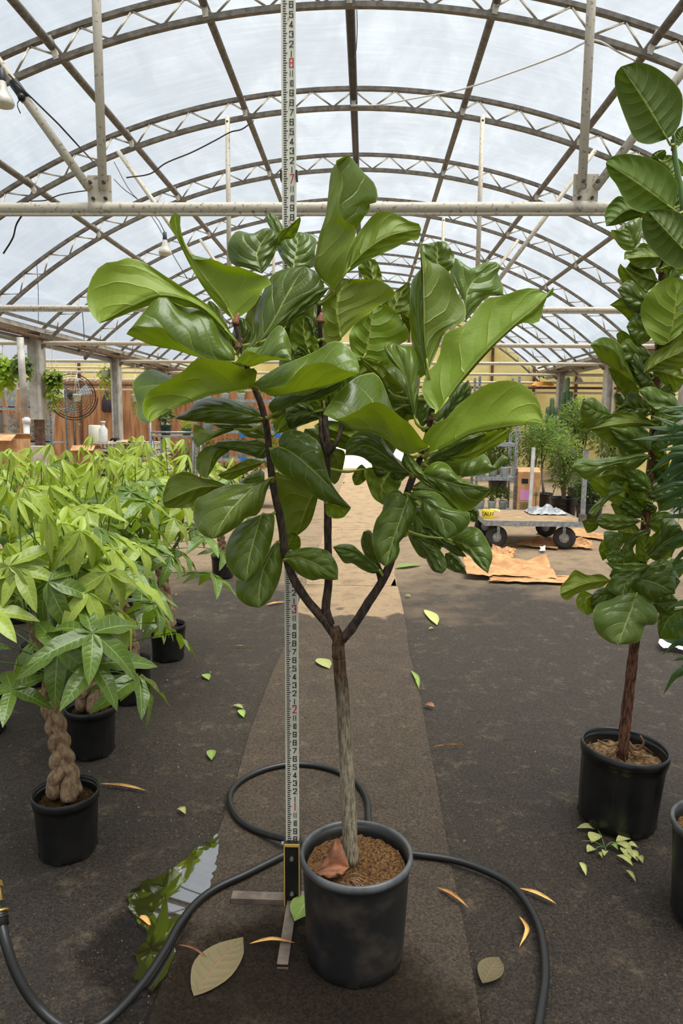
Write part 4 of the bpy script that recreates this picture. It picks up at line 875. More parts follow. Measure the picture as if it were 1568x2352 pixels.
# ================================================================ THE OTHER FIG BY THE EDGE
P2 = atG(1414, 1880)
fig2 = thing('potted_fiddle_leaf_fig', 'upright bushy fiddle leaf fig with a bare reddish trunk in a leaning ribbed black pot', 'potted tree', (P2.x, P2.y, .004))
tilt = bpy.data.objects.new('pot_tilt', None)
bpy.data.objects.remove(tilt)
fig2.rotation_euler = (radians(1.0), radians(3.0), .2)
bpy.context.view_layer.update()
pot_parts(fig2, .150, .138, .285, MT['black_plastic'], MT['black_plastic'], MT['soil_dry'], .235, ribs=18, lip=.03, bead=.006, n=54)
inv2 = fig2.matrix_world.inverted()
def limb2(pts, r0, r1, n, mat, name, seed, par=fig2, inv=inv2, y0=None):
    rnd = random.Random(seed); w = [atY(p[0], p[1], (P2.y if y0 is None else y0) + (p[2] if len(p) > 2 else 0)) for p in pts]
    path = [catmull(w, i / (n - 1)) for i in range(n)]
    mb = MB(); mb.tube([inv @ p for p in path], [(r0 + (r1 - r0) * i / (n - 1)) * (1 + .05 * sin(i * 2.1 + seed)) for i in range(n)], 10, jit=.05, rnd=rnd)
    mb.build(name, mat, par); return path
tr2 = limb2([(1428, 1742), (1438, 1640), (1452, 1520), (1462, 1420), (1470, 1340, .02), (1482, 1200, .04), (1496, 1050, .05), (1505, 930, .05), (1512, 800, .05), (1520, 600, .05), (1525, 480, .05)], .021, .010, 50, MT['bark_red'], 'trunk', 21)
for i, pts in enumerate(([(1432, 1700), (1412, 1728), (1396, 1740)], [(1430, 1705), (1425, 1740), (1424, 1752)], [(1438, 1700), (1462, 1722), (1478, 1706), (1470, 1690)], [(1440, 1705), (1456, 1735), (1490, 1738)], [(1432, 1702), (1400, 1712), (1372, 1700)])):
    limb2(pts, .008, .003, 12, MT['root'], 'surface_root', 30 + i)
rnd = random.Random(6); mb = MB()
for i in range(60):
    q = rnd.uniform(0, 2 * pi); r = rnd.uniform(.03, .125); q2 = q + rnd.uniform(-.7, .7); r2 = min(.132, r + rnd.uniform(-.03, .05))
    a = V((cos(q) * r, sin(q) * r, .243)); b = V((cos(q2) * r2, sin(q2) * r2, .243))
    mb.tube(smooth_path([a, (a + b) / 2 + V((0, 0, rnd.uniform(.004, .016))), b], 5), .0013, 4)
fr = mb.build('fine_roots', MT['root'], fig2); fr['kind'] = 'stuff'
FIG2 = [
 ('t', 'u', .05, .05, .02, .02, [(650, 1525), (600, 1400), (560, 1335)], [(560, 1530), (490, 1460), (450, 1375), (500, 1370)], [(690, 1420), (690, 1290), (640, 1273), (575, 1325)], PALE),
 ('t', 'd', .0, -.05, .02, .02, [(850, 1580), (700, 1580), (553, 1600)], [(820, 1650), (700, 1672), (620, 1640), (585, 1600)], [(760, 1500), (700, 1470), (620, 1530), (560, 1540)], DARK),
 ('t', 'd', .03, .0, .02, .02, [(730, 1850), (620, 1740), (525, 1630)], [(700, 1918), (600, 1860), (540, 1780), (503, 1690)], [(800, 1790), (780, 1680), (700, 1650), (600, 1640), (555, 1668)]),
 ('t', 'd', -.05, -.06, .03, .03, [(890, 2245), (940, 2050), (960, 1742)], [(830, 2262), (740, 2180), (690, 2080), (678, 1980), (720, 1880), (800, 1790), (880, 1743)], [(1000, 2160), (1100, 1980), (1080, 1800)], BRT),
 ('t', 'd', .04, .0, .02, .02, [(685, 2115), (600, 1980), (443, 1950)], [(650, 2150), (570, 2050), (500, 1985)], [(700, 2000), (690, 1900), (620, 1868), (540, 1888)]),
 ('t', 'd', .08, .06, .02, .02, [(900, 1750), (850, 1690), (800, 1660)], [(860, 1740), (800, 1700)], [(900, 1690), (840, 1650)], GREY),
 ('t', 'd', .08, .06, .02, .02, [(900, 1700), (960, 1680), (1010, 1640)], [(920, 1660)], [(960, 1730), (1008, 1700)], BRT),
 ('r', 'u', .0, -.08, -.03, .04, [(592, 432), (500, 370), (400, 305), (310, 240), (250, 150)], [(540, 388), (480, 290), (420, 200), (340, 150)], [(560, 360), (520, 290), (470, 180), (420, 120), (345, 95), (280, 118)]),
 ('r', 'd', .03, .02, .02, .02, [(560, 385), (500, 230), (450, 57)], [(500, 310), (440, 150), (421, 80)], [(577, 330), (545, 220), (520, 100), (470, 57)], BRT),
 ('r', 'u', .05, .04, .02, .02, [(592, 375), (570, 250), (540, 98)], [(540, 230), (520, 120)], [(602, 250), (585, 150)], DARK),
 ('r', 'd', -.04, -.06, .02, .02, [(600, 335), (730, 250), (880, 185)], [(610, 270), (680, 190), (770, 150), (800, 110), (870, 72)], [(700, 322), (800, 312), (880, 290)], OLV),
 ('r', 'd', .04, .02, .02, .02, [(515, 555), (430, 400), (367, 305)], [(470, 490), (410, 400)], [(572, 470), (540, 390), (470, 330), (390, 300)], BRT),
 ('r', 'd', .05, .05, .02, .02, [(565, 605), (550, 520), (560, 468)], [(508, 550), (535, 485)], [(632, 620), (600, 520)]),
 ('r', 'd', .08, .08, .02, .02, [(620, 470), (700, 400), (760, 320)], [(640, 380), (700, 320)], [(720, 450), (800, 380)], OLV),
 ('r', 'u', .08, .08, .02, .02, [(690, 420), (660, 380), (640, 330)], [(640, 400), (620, 350)], [(700, 390), (680, 340)], GREY),
 ('r', 'u', -.05, -.09, -.01, .03, [(865, 590), (740, 540), (640, 528), (568, 450)], [(820, 625), (700, 602), (640, 555)], [(800, 480), (740, 460), (660, 425), (600, 430)], GREY),
 ('r', 'u', -.06, -.12, .02, .02, [(402, 615), (290, 590), (200, 520)], [(330, 655), (235, 703), (195, 640), (183, 580)], [(340, 550), (265, 494), (212, 512)], GREY),
 ('r', 'd', -.03, -.1, .02, .02, [(692, 680), (520, 660), (238, 705)], [(600, 700), (450, 822), (340, 788), (280, 732)], [(640, 640), (580, 600), (480, 588), (400, 600), (320, 660)]),
 ('r', 'd', -.06, -.08, .01, .01, [(245, 662), (200, 662), (160, 682)], [(200, 700)], [(205, 633)]),
 ('r', 'u', -.04, -.09, .02, .02, [(640, 855), (500, 780), (372, 692)], [(520, 870), (470, 840), (400, 752)], [(652, 800), (620, 720), (500, 684), (410, 690)], DARK),
 ('r', 'u', .02, .0, .01, .01, [(602, 602), (500, 562), (402, 592)], [(500, 602)], [(540, 555), (470, 538)], GREY),
 ('r', 'u', .05, .05, .02, .02, [(480, 560), (440, 510), (420, 460)], [(420, 550), (400, 490)], [(480, 510), (450, 470)], GREY),
 ('r', 'u', -.06, -.15, .03, .03, [(646, 880), (500, 905), (300, 950), (128, 952)], [(560, 962), (490, 982), (430, 945), (390, 950), (310, 1000), (230, 1042), (170, 1000)], [(600, 864), (490, 880), (380, 888), (280, 905), (190, 895), (150, 925)], DUST),
 ('r', 'd', -.01, -.03, .02, .02, [(492, 1030), (400, 1000), (312, 1020)], [(450, 1085), (380, 1060)], [(470, 960), (430, 946), (370, 960)], DARK),
 ('r', 'd', -.02, -.06, .02, .02, [(475, 1155), (360, 1100), (242, 1022)], [(440, 1205), (350, 1160), (270, 1100)], [(480, 1110), (390, 1050), (310, 1018)], BRT),
 ('r', 'u', -.05, -.10, .01, .01, [(485, 1100), (385, 1120), (312, 1200), (236, 1258)], [(440, 1132), (380, 1165), (320, 1222), (270, 1280)], [(430, 1066), (392, 1049), (370, 1120), (300, 1180), (245, 1238)], DUST),
 ('r', 'u', .0, .0, .02, .02, [(650, 1110), (560, 1050), (490, 975)], [(580, 1120), (490, 1080)], [(640, 1030), (570, 970)], (0.91, 1.03, 0.91, 1)),
 ('r', 'd', .02, .0, .02, .02, [(660, 1190), (580, 1160), (500, 1100)], [(590, 1210), (510, 1160)], [(650, 1130), (570, 1100)], DARK),
 ('r', 'u', .02, .0, .02, .02, [(600, 1290), (520, 1230), (440, 1170)], [(520, 1290), (450, 1230)], [(590, 1230), (510, 1170)], DARK),
 ('r', 'u', .04, .0, .02, .02, [(680, 1260), (650, 1220), (600, 1200)], [(640, 1270), (605, 1240)], [(690, 1220), (640, 1190)], DARK),
 ('r', 'd', -.03, -.06, .01, .01, [(315, 1320), (250, 1330), (195, 1310)], [(290, 1365), (230, 1386)], [(270, 1288)], BRT),
 ('r', 'u', -.04, -.08, .01, .02, [(592, 1310), (450, 1330), (287, 1312)], [(500, 1352), (400, 1374), (320, 1352)], [(540, 1290), (400, 1264), (320, 1264)]),
 ('r', 'u', -.01, -.03, .02, .02, [(472, 1388), (410, 1440), (400, 1512)], [(482, 1430), (440, 1502)], [(345, 1378), (343, 1450), (368, 1502)], GREY),
 ('r', 'd', .0, -.01, .01, .01, [(392, 1490), (330, 1510), (330, 1572)], [(370, 1545)], [(340, 1433), (306, 1490)], BRT),
 ('r', 'u', -.03, -.06, .01, .01, [(475, 1550), (400, 1542), (348, 1540)], [(440, 1602), (380, 1592)], [(450, 1490), (380, 1508)], DUST),
 ('r', 'u', -.02, -.02, .02, .02, [(470, 1585), (480, 1460), (650, 1358)], [(453, 1500), (540, 1388)], [(545, 1560), (535, 1480), (640, 1402)]),
 ('r', 'd', -.03, -.04, .01, .01, [(622, 1582), (605, 1490), (610, 1403)], [(560, 1562), (548, 1480), (570, 1413)], [(660, 1530), (672, 1460), (650, 1413)]),
 ('r', 'u', -.05, -.07, .02, .02, [(632, 1548), (740, 1450), (870, 1385)], [(640, 1490), (700, 1400), (730, 1298), (810, 1305)], [(690, 1572), (790, 1502), (870, 1470)], BRT),
 ('r', 'u', -.05, -.07, .0, .0, [(648, 1600), (500, 1612), (348, 1580)], [(560, 1655), (420, 1640)], [(560, 1585), (440, 1590)], DUST),
 ('r', 'd', -.05, -.12, .02, .02, [(382, 1700), (220, 1722), (53, 1790)], [(330, 1745), (250, 1762), (160, 1790), (100, 1832), (62, 1815)], [(320, 1660), (230, 1665), (145, 1632), (100, 1690), (55, 1740)], OLV),
 ('r', 'd', -.04, -.06, .01, .01, [(278, 1800), (220, 1830), (232, 1932)], [(277, 1900)], [(200, 1770), (158, 1820), (170, 1890)]),
 ('r', 'u', -.03, -.05, .01, .01, [(432, 1810), (340, 1800), (255, 1862)], [(400, 1855), (330, 1890), (270, 1882)], [(380, 1750), (300, 1758), (258, 1808)], DARK),
 ('r', 'u', -.06, -.08, .02, .02, [(575, 1640), (485, 1720), (470, 1810)], [(590, 1690), (525, 1740), (495, 1790)], [(500, 1640), (400, 1670), (370, 1730), (400, 1792)], DUST),
 ('r', 'u', -.07, -.15, .03, .03, [(555, 1785), (500, 1950), (430, 2125)], [(640, 1830), (697, 1920), (680, 1990), (610, 2000), (602, 2050), (560, 2112)], [(480, 1770), (400, 1820), (290, 1860), (263, 1940), (290, 2042), (360, 2102)], DUST),
 ('r', 'u', -.05, -.08, .02, .02, [(540, 1685), (680, 1720), (808, 1790)], [(640, 1622), (740, 1598), (805, 1650), (812, 1720)], [(515, 1740), (570, 1812), (650, 1842), (740, 1805)], DARK),
 ('r', 'u', .0, .0, .02, .02, [(870, 1880), (760, 1960), (705, 2085)], [(870, 2100), (780, 2095)], [(720, 1900), (690, 1990)], (0.91, 1.03, 0.91, 1)),
 ('r', 'u', -.02, -.03, .02, .02, [(670, 1850), (740, 1852), (828, 1830)], [(700, 1798), (780, 1788)], [(690, 1912), (780, 1922)], DARK),
 ('r', 'u', .04, .04, .02, .02, [(640, 900), (720, 960), (800, 1060)], [(740, 900), (800, 980)], [(640, 980), (720, 1060)], (0.91, 1.04, 0.91, 1)),
 ('r', 'u', .05, .05, .02, .02, [(700, 1250), (760, 1150), (840, 1080)], [(690, 1160), (760, 1080)], [(780, 1230), (840, 1150)], (0.91, 1.03, 0.91, 1)),
 ('r', 'u', .05, .05, .02, .02, [(700, 1720), (780, 1620), (860, 1560)], [(700, 1640), (780, 1560)], [(800, 1710), (870, 1640)], (0.91, 1.03, 0.91, 1)),
 ('r', 'u', .05, .05, .02, .02, [(660, 780), (740, 700), (830, 640)], [(660, 700), (740, 640)], [(760, 790), (830, 720)], (0.91, 1.04, 0.91, 1)),
]
rnd = random.Random(12)
for i in range(30):      # blades close round the stem
    y = 560 + i * 29; x = 1470 + (1340 - y) * .062; sd = -1 if i % 2 else 1
    dx = sd * rnd.uniform(50, 95); dy = rnd.uniform(-50, 40); w_ = rnd.uniform(28, 44); k_ = rnd.uniform(.0, .04)
    a, b, c_ = (x, y), (x + dx * .5, y + dy * .4), (x + dx, y + dy)
    up = [(x + dx * .3, y + dy * .25 - w_ * .7), (x + dx * .7, y + dy * .7 - w_)]; dn = [(x + dx * .3, y + dy * .25 + w_ * .7), (x + dx * .7, y + dy * .7 + w_)]
    FIG2.append(('0', 'u' if rnd.random() < .6 else 'd', k_, k_ - .02, .02, .02, [a, b, c_], up if sd > 0 else dn, dn if sd > 0 else up, rnd.choice((DARK, DARK, OLV, (1, 1, 1, 1), GREY))))
for sp in FIG2: px_leaf(sp, P2.y, MT['fig'], fig2, rnd, tr2, maxstalk=.10)

# ================================================================ BANYAN FIG, its pot mostly out of view
P3 = atG(1652, 2110)
ban = thing('potted_banyan_fig', 'tall banyan fig with big smooth oval leaves with pale veins, grey rimmed pot', 'potted tree', (P3.x, P3.y, .002))
bpy.context.view_layer.update(); inv3 = ban.matrix_world.inverted()
pot_parts(ban, .147, .133, .298, MT['grey_pot'], MT['rim_grey'], MT['soil'], .262, lip=.018, bead=.008, n=48, collar=False)
YB = P3.y
st3 = limb2([(1640, 1900), (1632, 1600), (1620, 1300), (1612, 1000), (1605, 800), (1590, 620), (1572, 500), (1560, 420), (1548, 350), (1545, 320)], .02, .006, 50, MT['bark'], 'trunk', 41, ban, inv3, YB)
st3b = limb2([(1572, 500), (1562, 430), (1552, 370), (1545, 300)], .009, .004, 14, MT['stem'], 'shoot', 42, ban, inv3, YB - .012)
limb2([(1545, 345), (1546, 325), (1549, 310)], .006, .001, 5, MT['dry_brown'], 'bud_sheath', 43, ban, inv3, YB - .01)
BAN = [
 ('t', 'd', -.04, -.10, .02, .02, [(885, 668), (750, 440), (620, 240), (530, 110)], [(830, 690), (740, 713), (640, 680), (580, 560), (530, 430), (484, 280), (486, 165)], [(930, 640), (990, 540), (1008, 350), (960, 250), (850, 150), (740, 90), (640, 76)]),
 ('t', 'd', -.05, -.10, .02, .02, [(935, 1215), (700, 1040), (520, 920), (412, 855)], [(870, 1222), (740, 1240), (640, 1222), (560, 1150), (490, 1020), (430, 940)], [(962, 1120), (972, 1030), (920, 930), (830, 850), (700, 800), (560, 783), (450, 808)]),
 ('t', 'd', -.08, -.10, .02, .02, [(1020, 1530), (900, 1400), (735, 1222)], [(1000, 1672), (900, 1642), (780, 1540), (710, 1440), (688, 1330), (698, 1262)], [(1060, 1400), (1000, 1250), (880, 1208), (800, 1213)]),
 ('t', 'd', .0, -.02, .02, .02, [(720, 1250), (590, 1215), (415, 1343)], [(680, 1272), (560, 1312), (480, 1337)], [(640, 1180), (520, 1108), (440, 1170), (403, 1240)]),
 ('t', 'd', .06, .06, .02, .02, [(940, 1000), (900, 900), (810, 830)], [(880, 960), (810, 870)], [(1000, 950), (1010, 860), (940, 800), (860, 795)], BRT),
 ('t', 'd', .05, .05, .02, .02, [(830, 840), (800, 800), (870, 752)], [(770, 830), (770, 790), (820, 758)], [(860, 820), (880, 780)], BRT),
 ('t', 'd', .05, .05, .02, .02, [(930, 1190), (980, 1130), (1040, 1080)], [(950, 1120), (1000, 1060)], [(980, 1190), (1040, 1150)], BRT),
 ('t', 'd', .08, .08, .02, .02, [(960, 740), (980, 660), (1020, 560)], [(930, 690), (960, 600)], [(1010, 690), (1040, 620)], BRT),
]
rnd = random.Random(13)
for sp in BAN: px_leaf(sp, YB, MT['audrey'], ban, rnd, st3b + st3[30:], maxstalk=.14, ripple=.002, sr_=.0035)

# ================================================================ STRAP LEAVED DRACAENA, cut off by the frame
YD = 2.30
P4 = V((1.36, 2.42, 0))
dr = thing('potted_dracaena', 'dracaena with arching dark green strap leaves in a black nursery pot', 'potted plant', P4)
bpy.context.view_layer.update(); inv4 = dr.matrix_world.inverted()
pot_parts(dr, .13, .105, .24, MT['black_plastic'], MT['black_plastic'], MT['soil'], .20, ribs=16)
cane = [P4 + V((0, 0, .2)), V((1.33, 2.40, .8)), V((1.30, 2.38, 1.3)), V((1.28, 2.36, 1.75))]
mb = MB(); mb.tube([inv4 @ p for p in smooth_path(cane, 20)], .012, 8); mb.build('cane', MT['bark'], dr)
STRAPS = [[(860, 720), (700, 700), (570, 690)], [(880, 700), (760, 660), (640, 610)], [(860, 560), (790, 575), (703, 545)], [(880, 760), (700, 765), (515, 775)], [(870, 735), (760, 745), (663, 782)], [(880, 865), (750, 890), (618, 1032)], [(880, 925), (760, 990), (628, 1092)],
          [(870, 1060), (740, 1080), (622, 1152)], [(840, 1130), (720, 1150), (640, 1200)], [(880, 1270), (780, 1285), (690, 1275)], [(900, 1470), (820, 1570), (768, 1682)], [(880, 1960), (830, 2030), (783, 2062)], [(890, 2110), (800, 2112), (718, 2083)], [(900, 2200), (830, 2222), (788, 2232)],
          [(900, 2290), (830, 2325), (770, 2360)], [(890, 1000), (845, 1060), (805, 1172)], [(890, 660), (840, 600), (800, 560)], [(890, 900), (820, 930), (790, 1012)], [(890, 820), (800, 830), (690, 850)], [(890, 840), (780, 860), (700, 960)], [(900, 1100), (850, 1200), (830, 1320)], [(900, 940), (780, 1010), (700, 1120)],
          [(900, 1180), (820, 1170), (720, 1240)], [(900, 2230), (850, 2290), (810, 2350)], [(890, 620), (800, 640), (720, 600)]]
rnd = random.Random(14)
for i in range(26):
    y = rnd.uniform(560, 2300) if i > 8 else rnd.uniform(700, 1200); STRAPS.append([(900, y), (830, y + rnd.uniform(-10, 60)), (rnd.uniform(700, 790), y + rnd.uniform(40, 200))])
for i, st in enumerate(STRAPS):
    ox, oy, s = CROP['r']; k = rnd.uniform(-.10, .03)
    w = [atY(ox + x / s, oy + y / s, YD + k + .02 * j) for j, (x, y) in enumerate(st)]
    zc_ = w[0].z; base = V((1.30, 2.38, max(.25, min(1.7, zc_ - .05)))) if rnd.random() < 2 else w[0]
    M = [catmull([base] + w, t_ / 8) for t_ in range(9)]
    wd = rnd.uniform(.011, .017)
    d = (M[-1] - M[0]).normalized(); sd = d.cross(V((0, -1, .5))).normalized()
    pr = [(.15, .5), (.4, .95), (.6, 1), (.8, .7), (.93, .3)]
    L = [catmull(M, a) - sd * wd * b for a, b in pr]; R = [catmull(M, a) + sd * wd * b for a, b in pr]
    loft_leaf('strap_leaf', MT['strap'], dr, M, L, R, False, .004, .004, rnd, rows=16, half=2, ripple=.0, camb=-.003, color=(1.0, 1.0, 1.0, 1) if i % 3 else (1.15, 1.15, 1.0, 1))

rnd = random.Random(15)
for i in range(64):      # blades on the far sides of the cane
    f = i / 63; z = .62 + 1.14 * f; q = rnd.uniform(-2.0, 2.0) if f < .93 else rnd.uniform(-3.1, 3.1); ln = rnd.uniform(.26, .40) * (1 if f < .93 else .7)
    b = V((1.345 - .06 * f, 2.405 - .04 * f, z)); o_ = V((cos(q), sin(q), 0)); up_ = rnd.uniform(.02, .16) if f < .93 else rnd.uniform(.15, .3)
    M = [b, b + o_ * ln * .5 + V((0, 0, up_)), b + o_ * ln + V((0, 0, up_ - rnd.uniform(.05, .2)))]
    sd = o_.cross(V((0, 0, 1))).normalized(); wd = rnd.uniform(.011, .016); pr = [(.15, .5), (.4, .95), (.6, 1), (.8, .7), (.93, .3)]
    L = [catmull(M, a) - sd * wd * k_ for a, k_ in pr]; R = [catmull(M, a) + sd * wd * k_ for a, k_ in pr]
    loft_leaf('strap_leaf', MT['strap'], dr, M, L, R, False, .0, .0, rnd, rows=10, half=2, ripple=.0, camb=.0)
for i in range(9):       # more oval blades round the banyan shoot, out of the photograph
    f = i / 8; b = atY(1572 + 30 * f, 480 + 330 * f, YB); q = -1.2 + 2.6 * rnd.random(); o_ = V((cos(q), sin(q), .35)).normalized(); sd = o_.cross(V((0, 0, 1))).normalized(); b = b + o_ * .05
    M = [b, b + o_ * .10, b + o_ * .2 - V((0, 0, .02))]; pr = [(.12, .6), (.35, .95), (.55, 1), (.78, .8), (.93, .45)]
    L = [catmull(M, a) - sd * .065 * k_ for a, k_ in pr]; R = [catmull(M, a) + sd * .065 * k_ for a, k_ in pr]
    loft_leaf('leaf', MT['audrey'], ban, M, L, R, False, .0, .0, rnd, rows=12, half=4, ripple=.002, stalk=b - o_ * .05, sr_=.003)

# ================================================================ MONEY TREES
def leaflet_mesh(name, mat, droop, w=.30, wave=.0):
    m = MB(); uv = []; rows, half = 10, 2; nv = 2 * half + 1
    for j in range(rows + 1):
        tt = j / rows
        wd = w * .5 * (sin(pi * min(1, tt ** .80)) ** .75) * (1 - .25 * tt) if 0 < tt < 1 else .004
        ang = droop * tt; x = tt if droop < 1e-3 else sin(ang) / droop; z = 0 if droop < 1e-3 else -(1 - cos(ang)) / droop
        for i in range(nv):
            u = (i - half) / half
            zz = z + abs(u) * wd * .28 + wave * sin(tt * 14 + (1 if u > 0 else 0)) * abs(u) * wd
            m.v.append((x, u * wd, zz)); uv.append((.5 + u / 2, tt))
    for j in range(rows):
        for i in range(nv - 1):
            a = j * nv + i; m.f.append((a, a + nv, a + nv + 1, a + 1)); m.m.append(0); m.smooth.append(True)
    m.uv = uv; return m.mesh(name, mat)
LFL = [leaflet_mesh('leaflet', MT['money'], d, w, .12) for d, w in ((.35, .36), (.7, .40), (1.0, .34))]
LFY = [leaflet_mesh('leaflet', MT['money_young'], d, w, .06) for d, w in ((.3, .20), (.55, .22))]
LFD = [leaflet_mesh('leaflet', MT['money_dark'], d, w, .14) for d, w in ((.3, .38), (.6, .40), (.9, .36))]
def palmate(parent, inv, a, tip, nrm, n, ln, young, rnd, spin=0.0, tilt=.3, pr=.0022):
    """compound leaf: petiole from a to tip with n leaflets round it"""
    mid = a.lerp(tip, .55) + V((0, 0, .02))
    mb = MB(); mb.tube([inv @ p for p in smooth_path([a, mid, tip], 7)], pr, 5)
    lf = mb.build('leaf', MT['stem'], parent)
    nrm = nrm.normalized(); ref = V((0, 0, 1)) if abs(nrm.z) < .95 else V((1, 0, 0))
    e1 = nrm.cross(ref).normalized(); e2 = nrm.cross(e1)
    for i in range(n):
        q = spin + 2 * pi * i / n * (.96) + rnd.uniform(-.12, .12)
        d = (e1 * cos(q) + e2 * sin(q)); tl = tilt + rnd.uniform(-.12, .12)
        d = (d * cos(tl) - nrm * sin(tl)).normalized()
        up = (nrm - d * nrm.dot(d)).normalized(); sd = up.cross(d)
        l = ln * rnd.uniform(.78, 1.08) * (1.0 - .15 * abs(sin(q)))
        M = Matrix(((d.x, sd.x, up.x), (d.y, sd.y, up.y), (d.z, sd.z, up.z))).to_4x4() @ Matrix.Diagonal((l, l, l, 1))
        M = Matrix.Translation(inv @ tip) @ M
        put('leaflet', rnd.choice(LFY if young is True else LFD if young == 'dark' else LFL), lf, M=M)
    return lf
def braid(parent, base_z, top_z, r, rnd):
    """three plaited stems with swollen feet"""
    for k in range(3):
        pts = []; rr = []; n = 48
        for i in range(n):
            tt = i / (n - 1); up = max(0.0, (tt - .16) / .84); ph = up * 2 * pi * 1.75 + k * 2 * pi / 3 + .5
            foot = (1 - min(1, tt * 2.0)) ** 1.4
            A = r * (.46 + .42 * foot) * (1 - .18 * tt)
            pts.append(V((sin(ph) * A - .05 * tt * tt, sin(2 * ph) * A * .42 * (1 - foot) - cos(ph) * A * .75 * foot, base_z + (top_z - base_z) * tt)))
            rr.append(r * (.41 + .20 * foot) * (1 - .22 * tt) * (1 - .3 * max(0, .05 - tt) / .05))
        mb = MB(); mb.tube(pts, rr, 10, jit=.03, rnd=rnd); mb.build('braided_trunk', MT['braid'], parent)
def money_tree(loc, label, seed, ht=1.36, nleaf=34, cr=.42, scale=1.0, pot=True, lean=(0, 0)):
    rnd = random.Random(seed)
    t = thing('potted_money_tree', label, 'potted plant', loc, 0, 'money trees in black pots')
    inv = Matrix()
    pot_parts(t, .106, .094, .212, MT['black_plastic'], MT['black_plastic'], MT['soil'], .172, ribs=14, lip=.026, bead=.004, n=56)
    zt = .62 * ht / 1.36
    braid(t, .19, zt, .050, rnd)
    stems = []
    for k in range(5):
        q = 2 * pi * k / 5 + rnd.uniform(-.4, .4); o = V((cos(q), sin(q), 0))
        pts = [V((-.05, 0, zt - .03)) + o * .012, V((0, 0, zt + .12)) + o * (.05 + .04 * rnd.random()), V((lean[0], lean[1], ht - .38)) + o * rnd.uniform(.08, .16)]
        path = smooth_path(pts, 12); mb = MB(); mb.tube(path, [.012 - .0006 * i for i in range(12)], 7); mb.build('stem', MT['braid'] if k % 2 else MT['stem'], t); stems.append(path)
    for i in range(nleaf):
        f = (i + .5) / nleaf; sp = stems[i % 5]; a = sp[min(11, int(3 + f * 9))]
        q = i * 2.39996 + rnd.uniform(-.3, .3)
        rad = cr * (1.05 - .75 * f ** 1.5) * rnd.uniform(.55, 1.0)
        z = zt + .02 + (ht - zt - .02) * f ** .75 * rnd.uniform(.9, 1.05)
        tip = V((cos(q) * rad + lean[0] * f, sin(q) * rad + lean[1] * f, min(z, ht)))
        young = True if f > .70 else ('dark' if f < .36 or rnd.random() < .2 else False)
        nrm = V((cos(q) * .55, sin(q) * .55, 1.0)) + V((rnd.uniform(-.3, .3), rnd.uniform(-.3, .3), 0))
        palmate(t, inv, a, tip, nrm, rnd.choice((5, 6, 6, 7)), rnd.uniform(.15, .225) * (.72 if young is True else 1.0), young, rnd, rnd.uniform(0, 6), rnd.uniform(.65, 1.05) if young is True else rnd.uniform(.0, .45))
    return t
MP = [(157, 1950), (212, 1725), (302, 1605), (387, 1510), (512, 1325)]
MLAB = ['money tree nearest the puddle, one broad leaf hanging over its braided trunk', 'money tree second in the row from the puddle, in a ribbed black pot', 'money tree third in the row from the puddle, leaves over its pot rim',
        'money tree fourth in the row, standing clear with a bare braided trunk', 'small money tree standing alone beyond the row']
MPOS = []
for i, (p, lab) in enumerate(zip(MP, MLAB)):
    g = atG(*p); MPOS.append((g.x, g.y, .11))
    t = money_tree((g.x, g.y, .0), lab, 50 + i, ht=(1.24, 1.30, 1.32, 1.36, 1.15)[i], nleaf=(36, 34, 34, 32, 18)[i], cr=(.40, .42, .42, .42, .3)[i])
    if i == 0:
        inv = Matrix.Translation((-g.x, -g.y, 0)); rnd = random.Random(77)
        def extra(x, y, Y, n, ln, nrm, young=False, tilt=.15, spin=.3):
            tip = atY(x, y, Y); palmate(t, inv, V((g.x, g.y, .66)), tip, V(nrm), n, ln, young, rnd, spin, tilt)
        extra(134, 1486, 1.97, 6, .20, (.12, -1, .55), 'dark', tilt=.12, spin=.55)
        extra(110, 1335, 2.02, 6, .20, (-.1, -.8, .8), 'dark', tilt=.4, spin=.2)
        extra(20, 1300, 2.0, 6, .19, (-.3, -.8, .7), tilt=.4)
        extra(245, 1315, 2.1, 6, .19, (.4, -.6, .8), tilt=.5)
        extra(108, 1180, 2.05, 6, .15, (0, -.3, 1), True, 1.2)
        extra(60, 1590, 2.2, 3, .11, (-.5, -.8, -.3), tilt=.2, spin=2.2)
        extra(185, 1220, 2.1, 6, .19, (.2, -.4, 1), False, .6)
        extra(55, 1120, 2.2, 6, .17, (-.2, -.4, 1), False, .6)
for i, (x, y) in enumerate(((-1.78, 3.1), (-1.80, 3.75), (-1.85, 4.45), (-1.80, 5.15), (-1.95, 5.85), (-2.45, 4.1), (-2.5, 4.9))):
    money_tree((x, y, 0), ('leafy money tree of the rear row, %s counted from the pallet stack' % ORD[5 - i]) if i < 5 else ('outermost leafy money tree, %s from the pallet stack' % ('farther' if i == 5 else 'nearer')), 70 + i, ht=1.30 + .03 * (i % 3), nleaf=30, cr=.42)
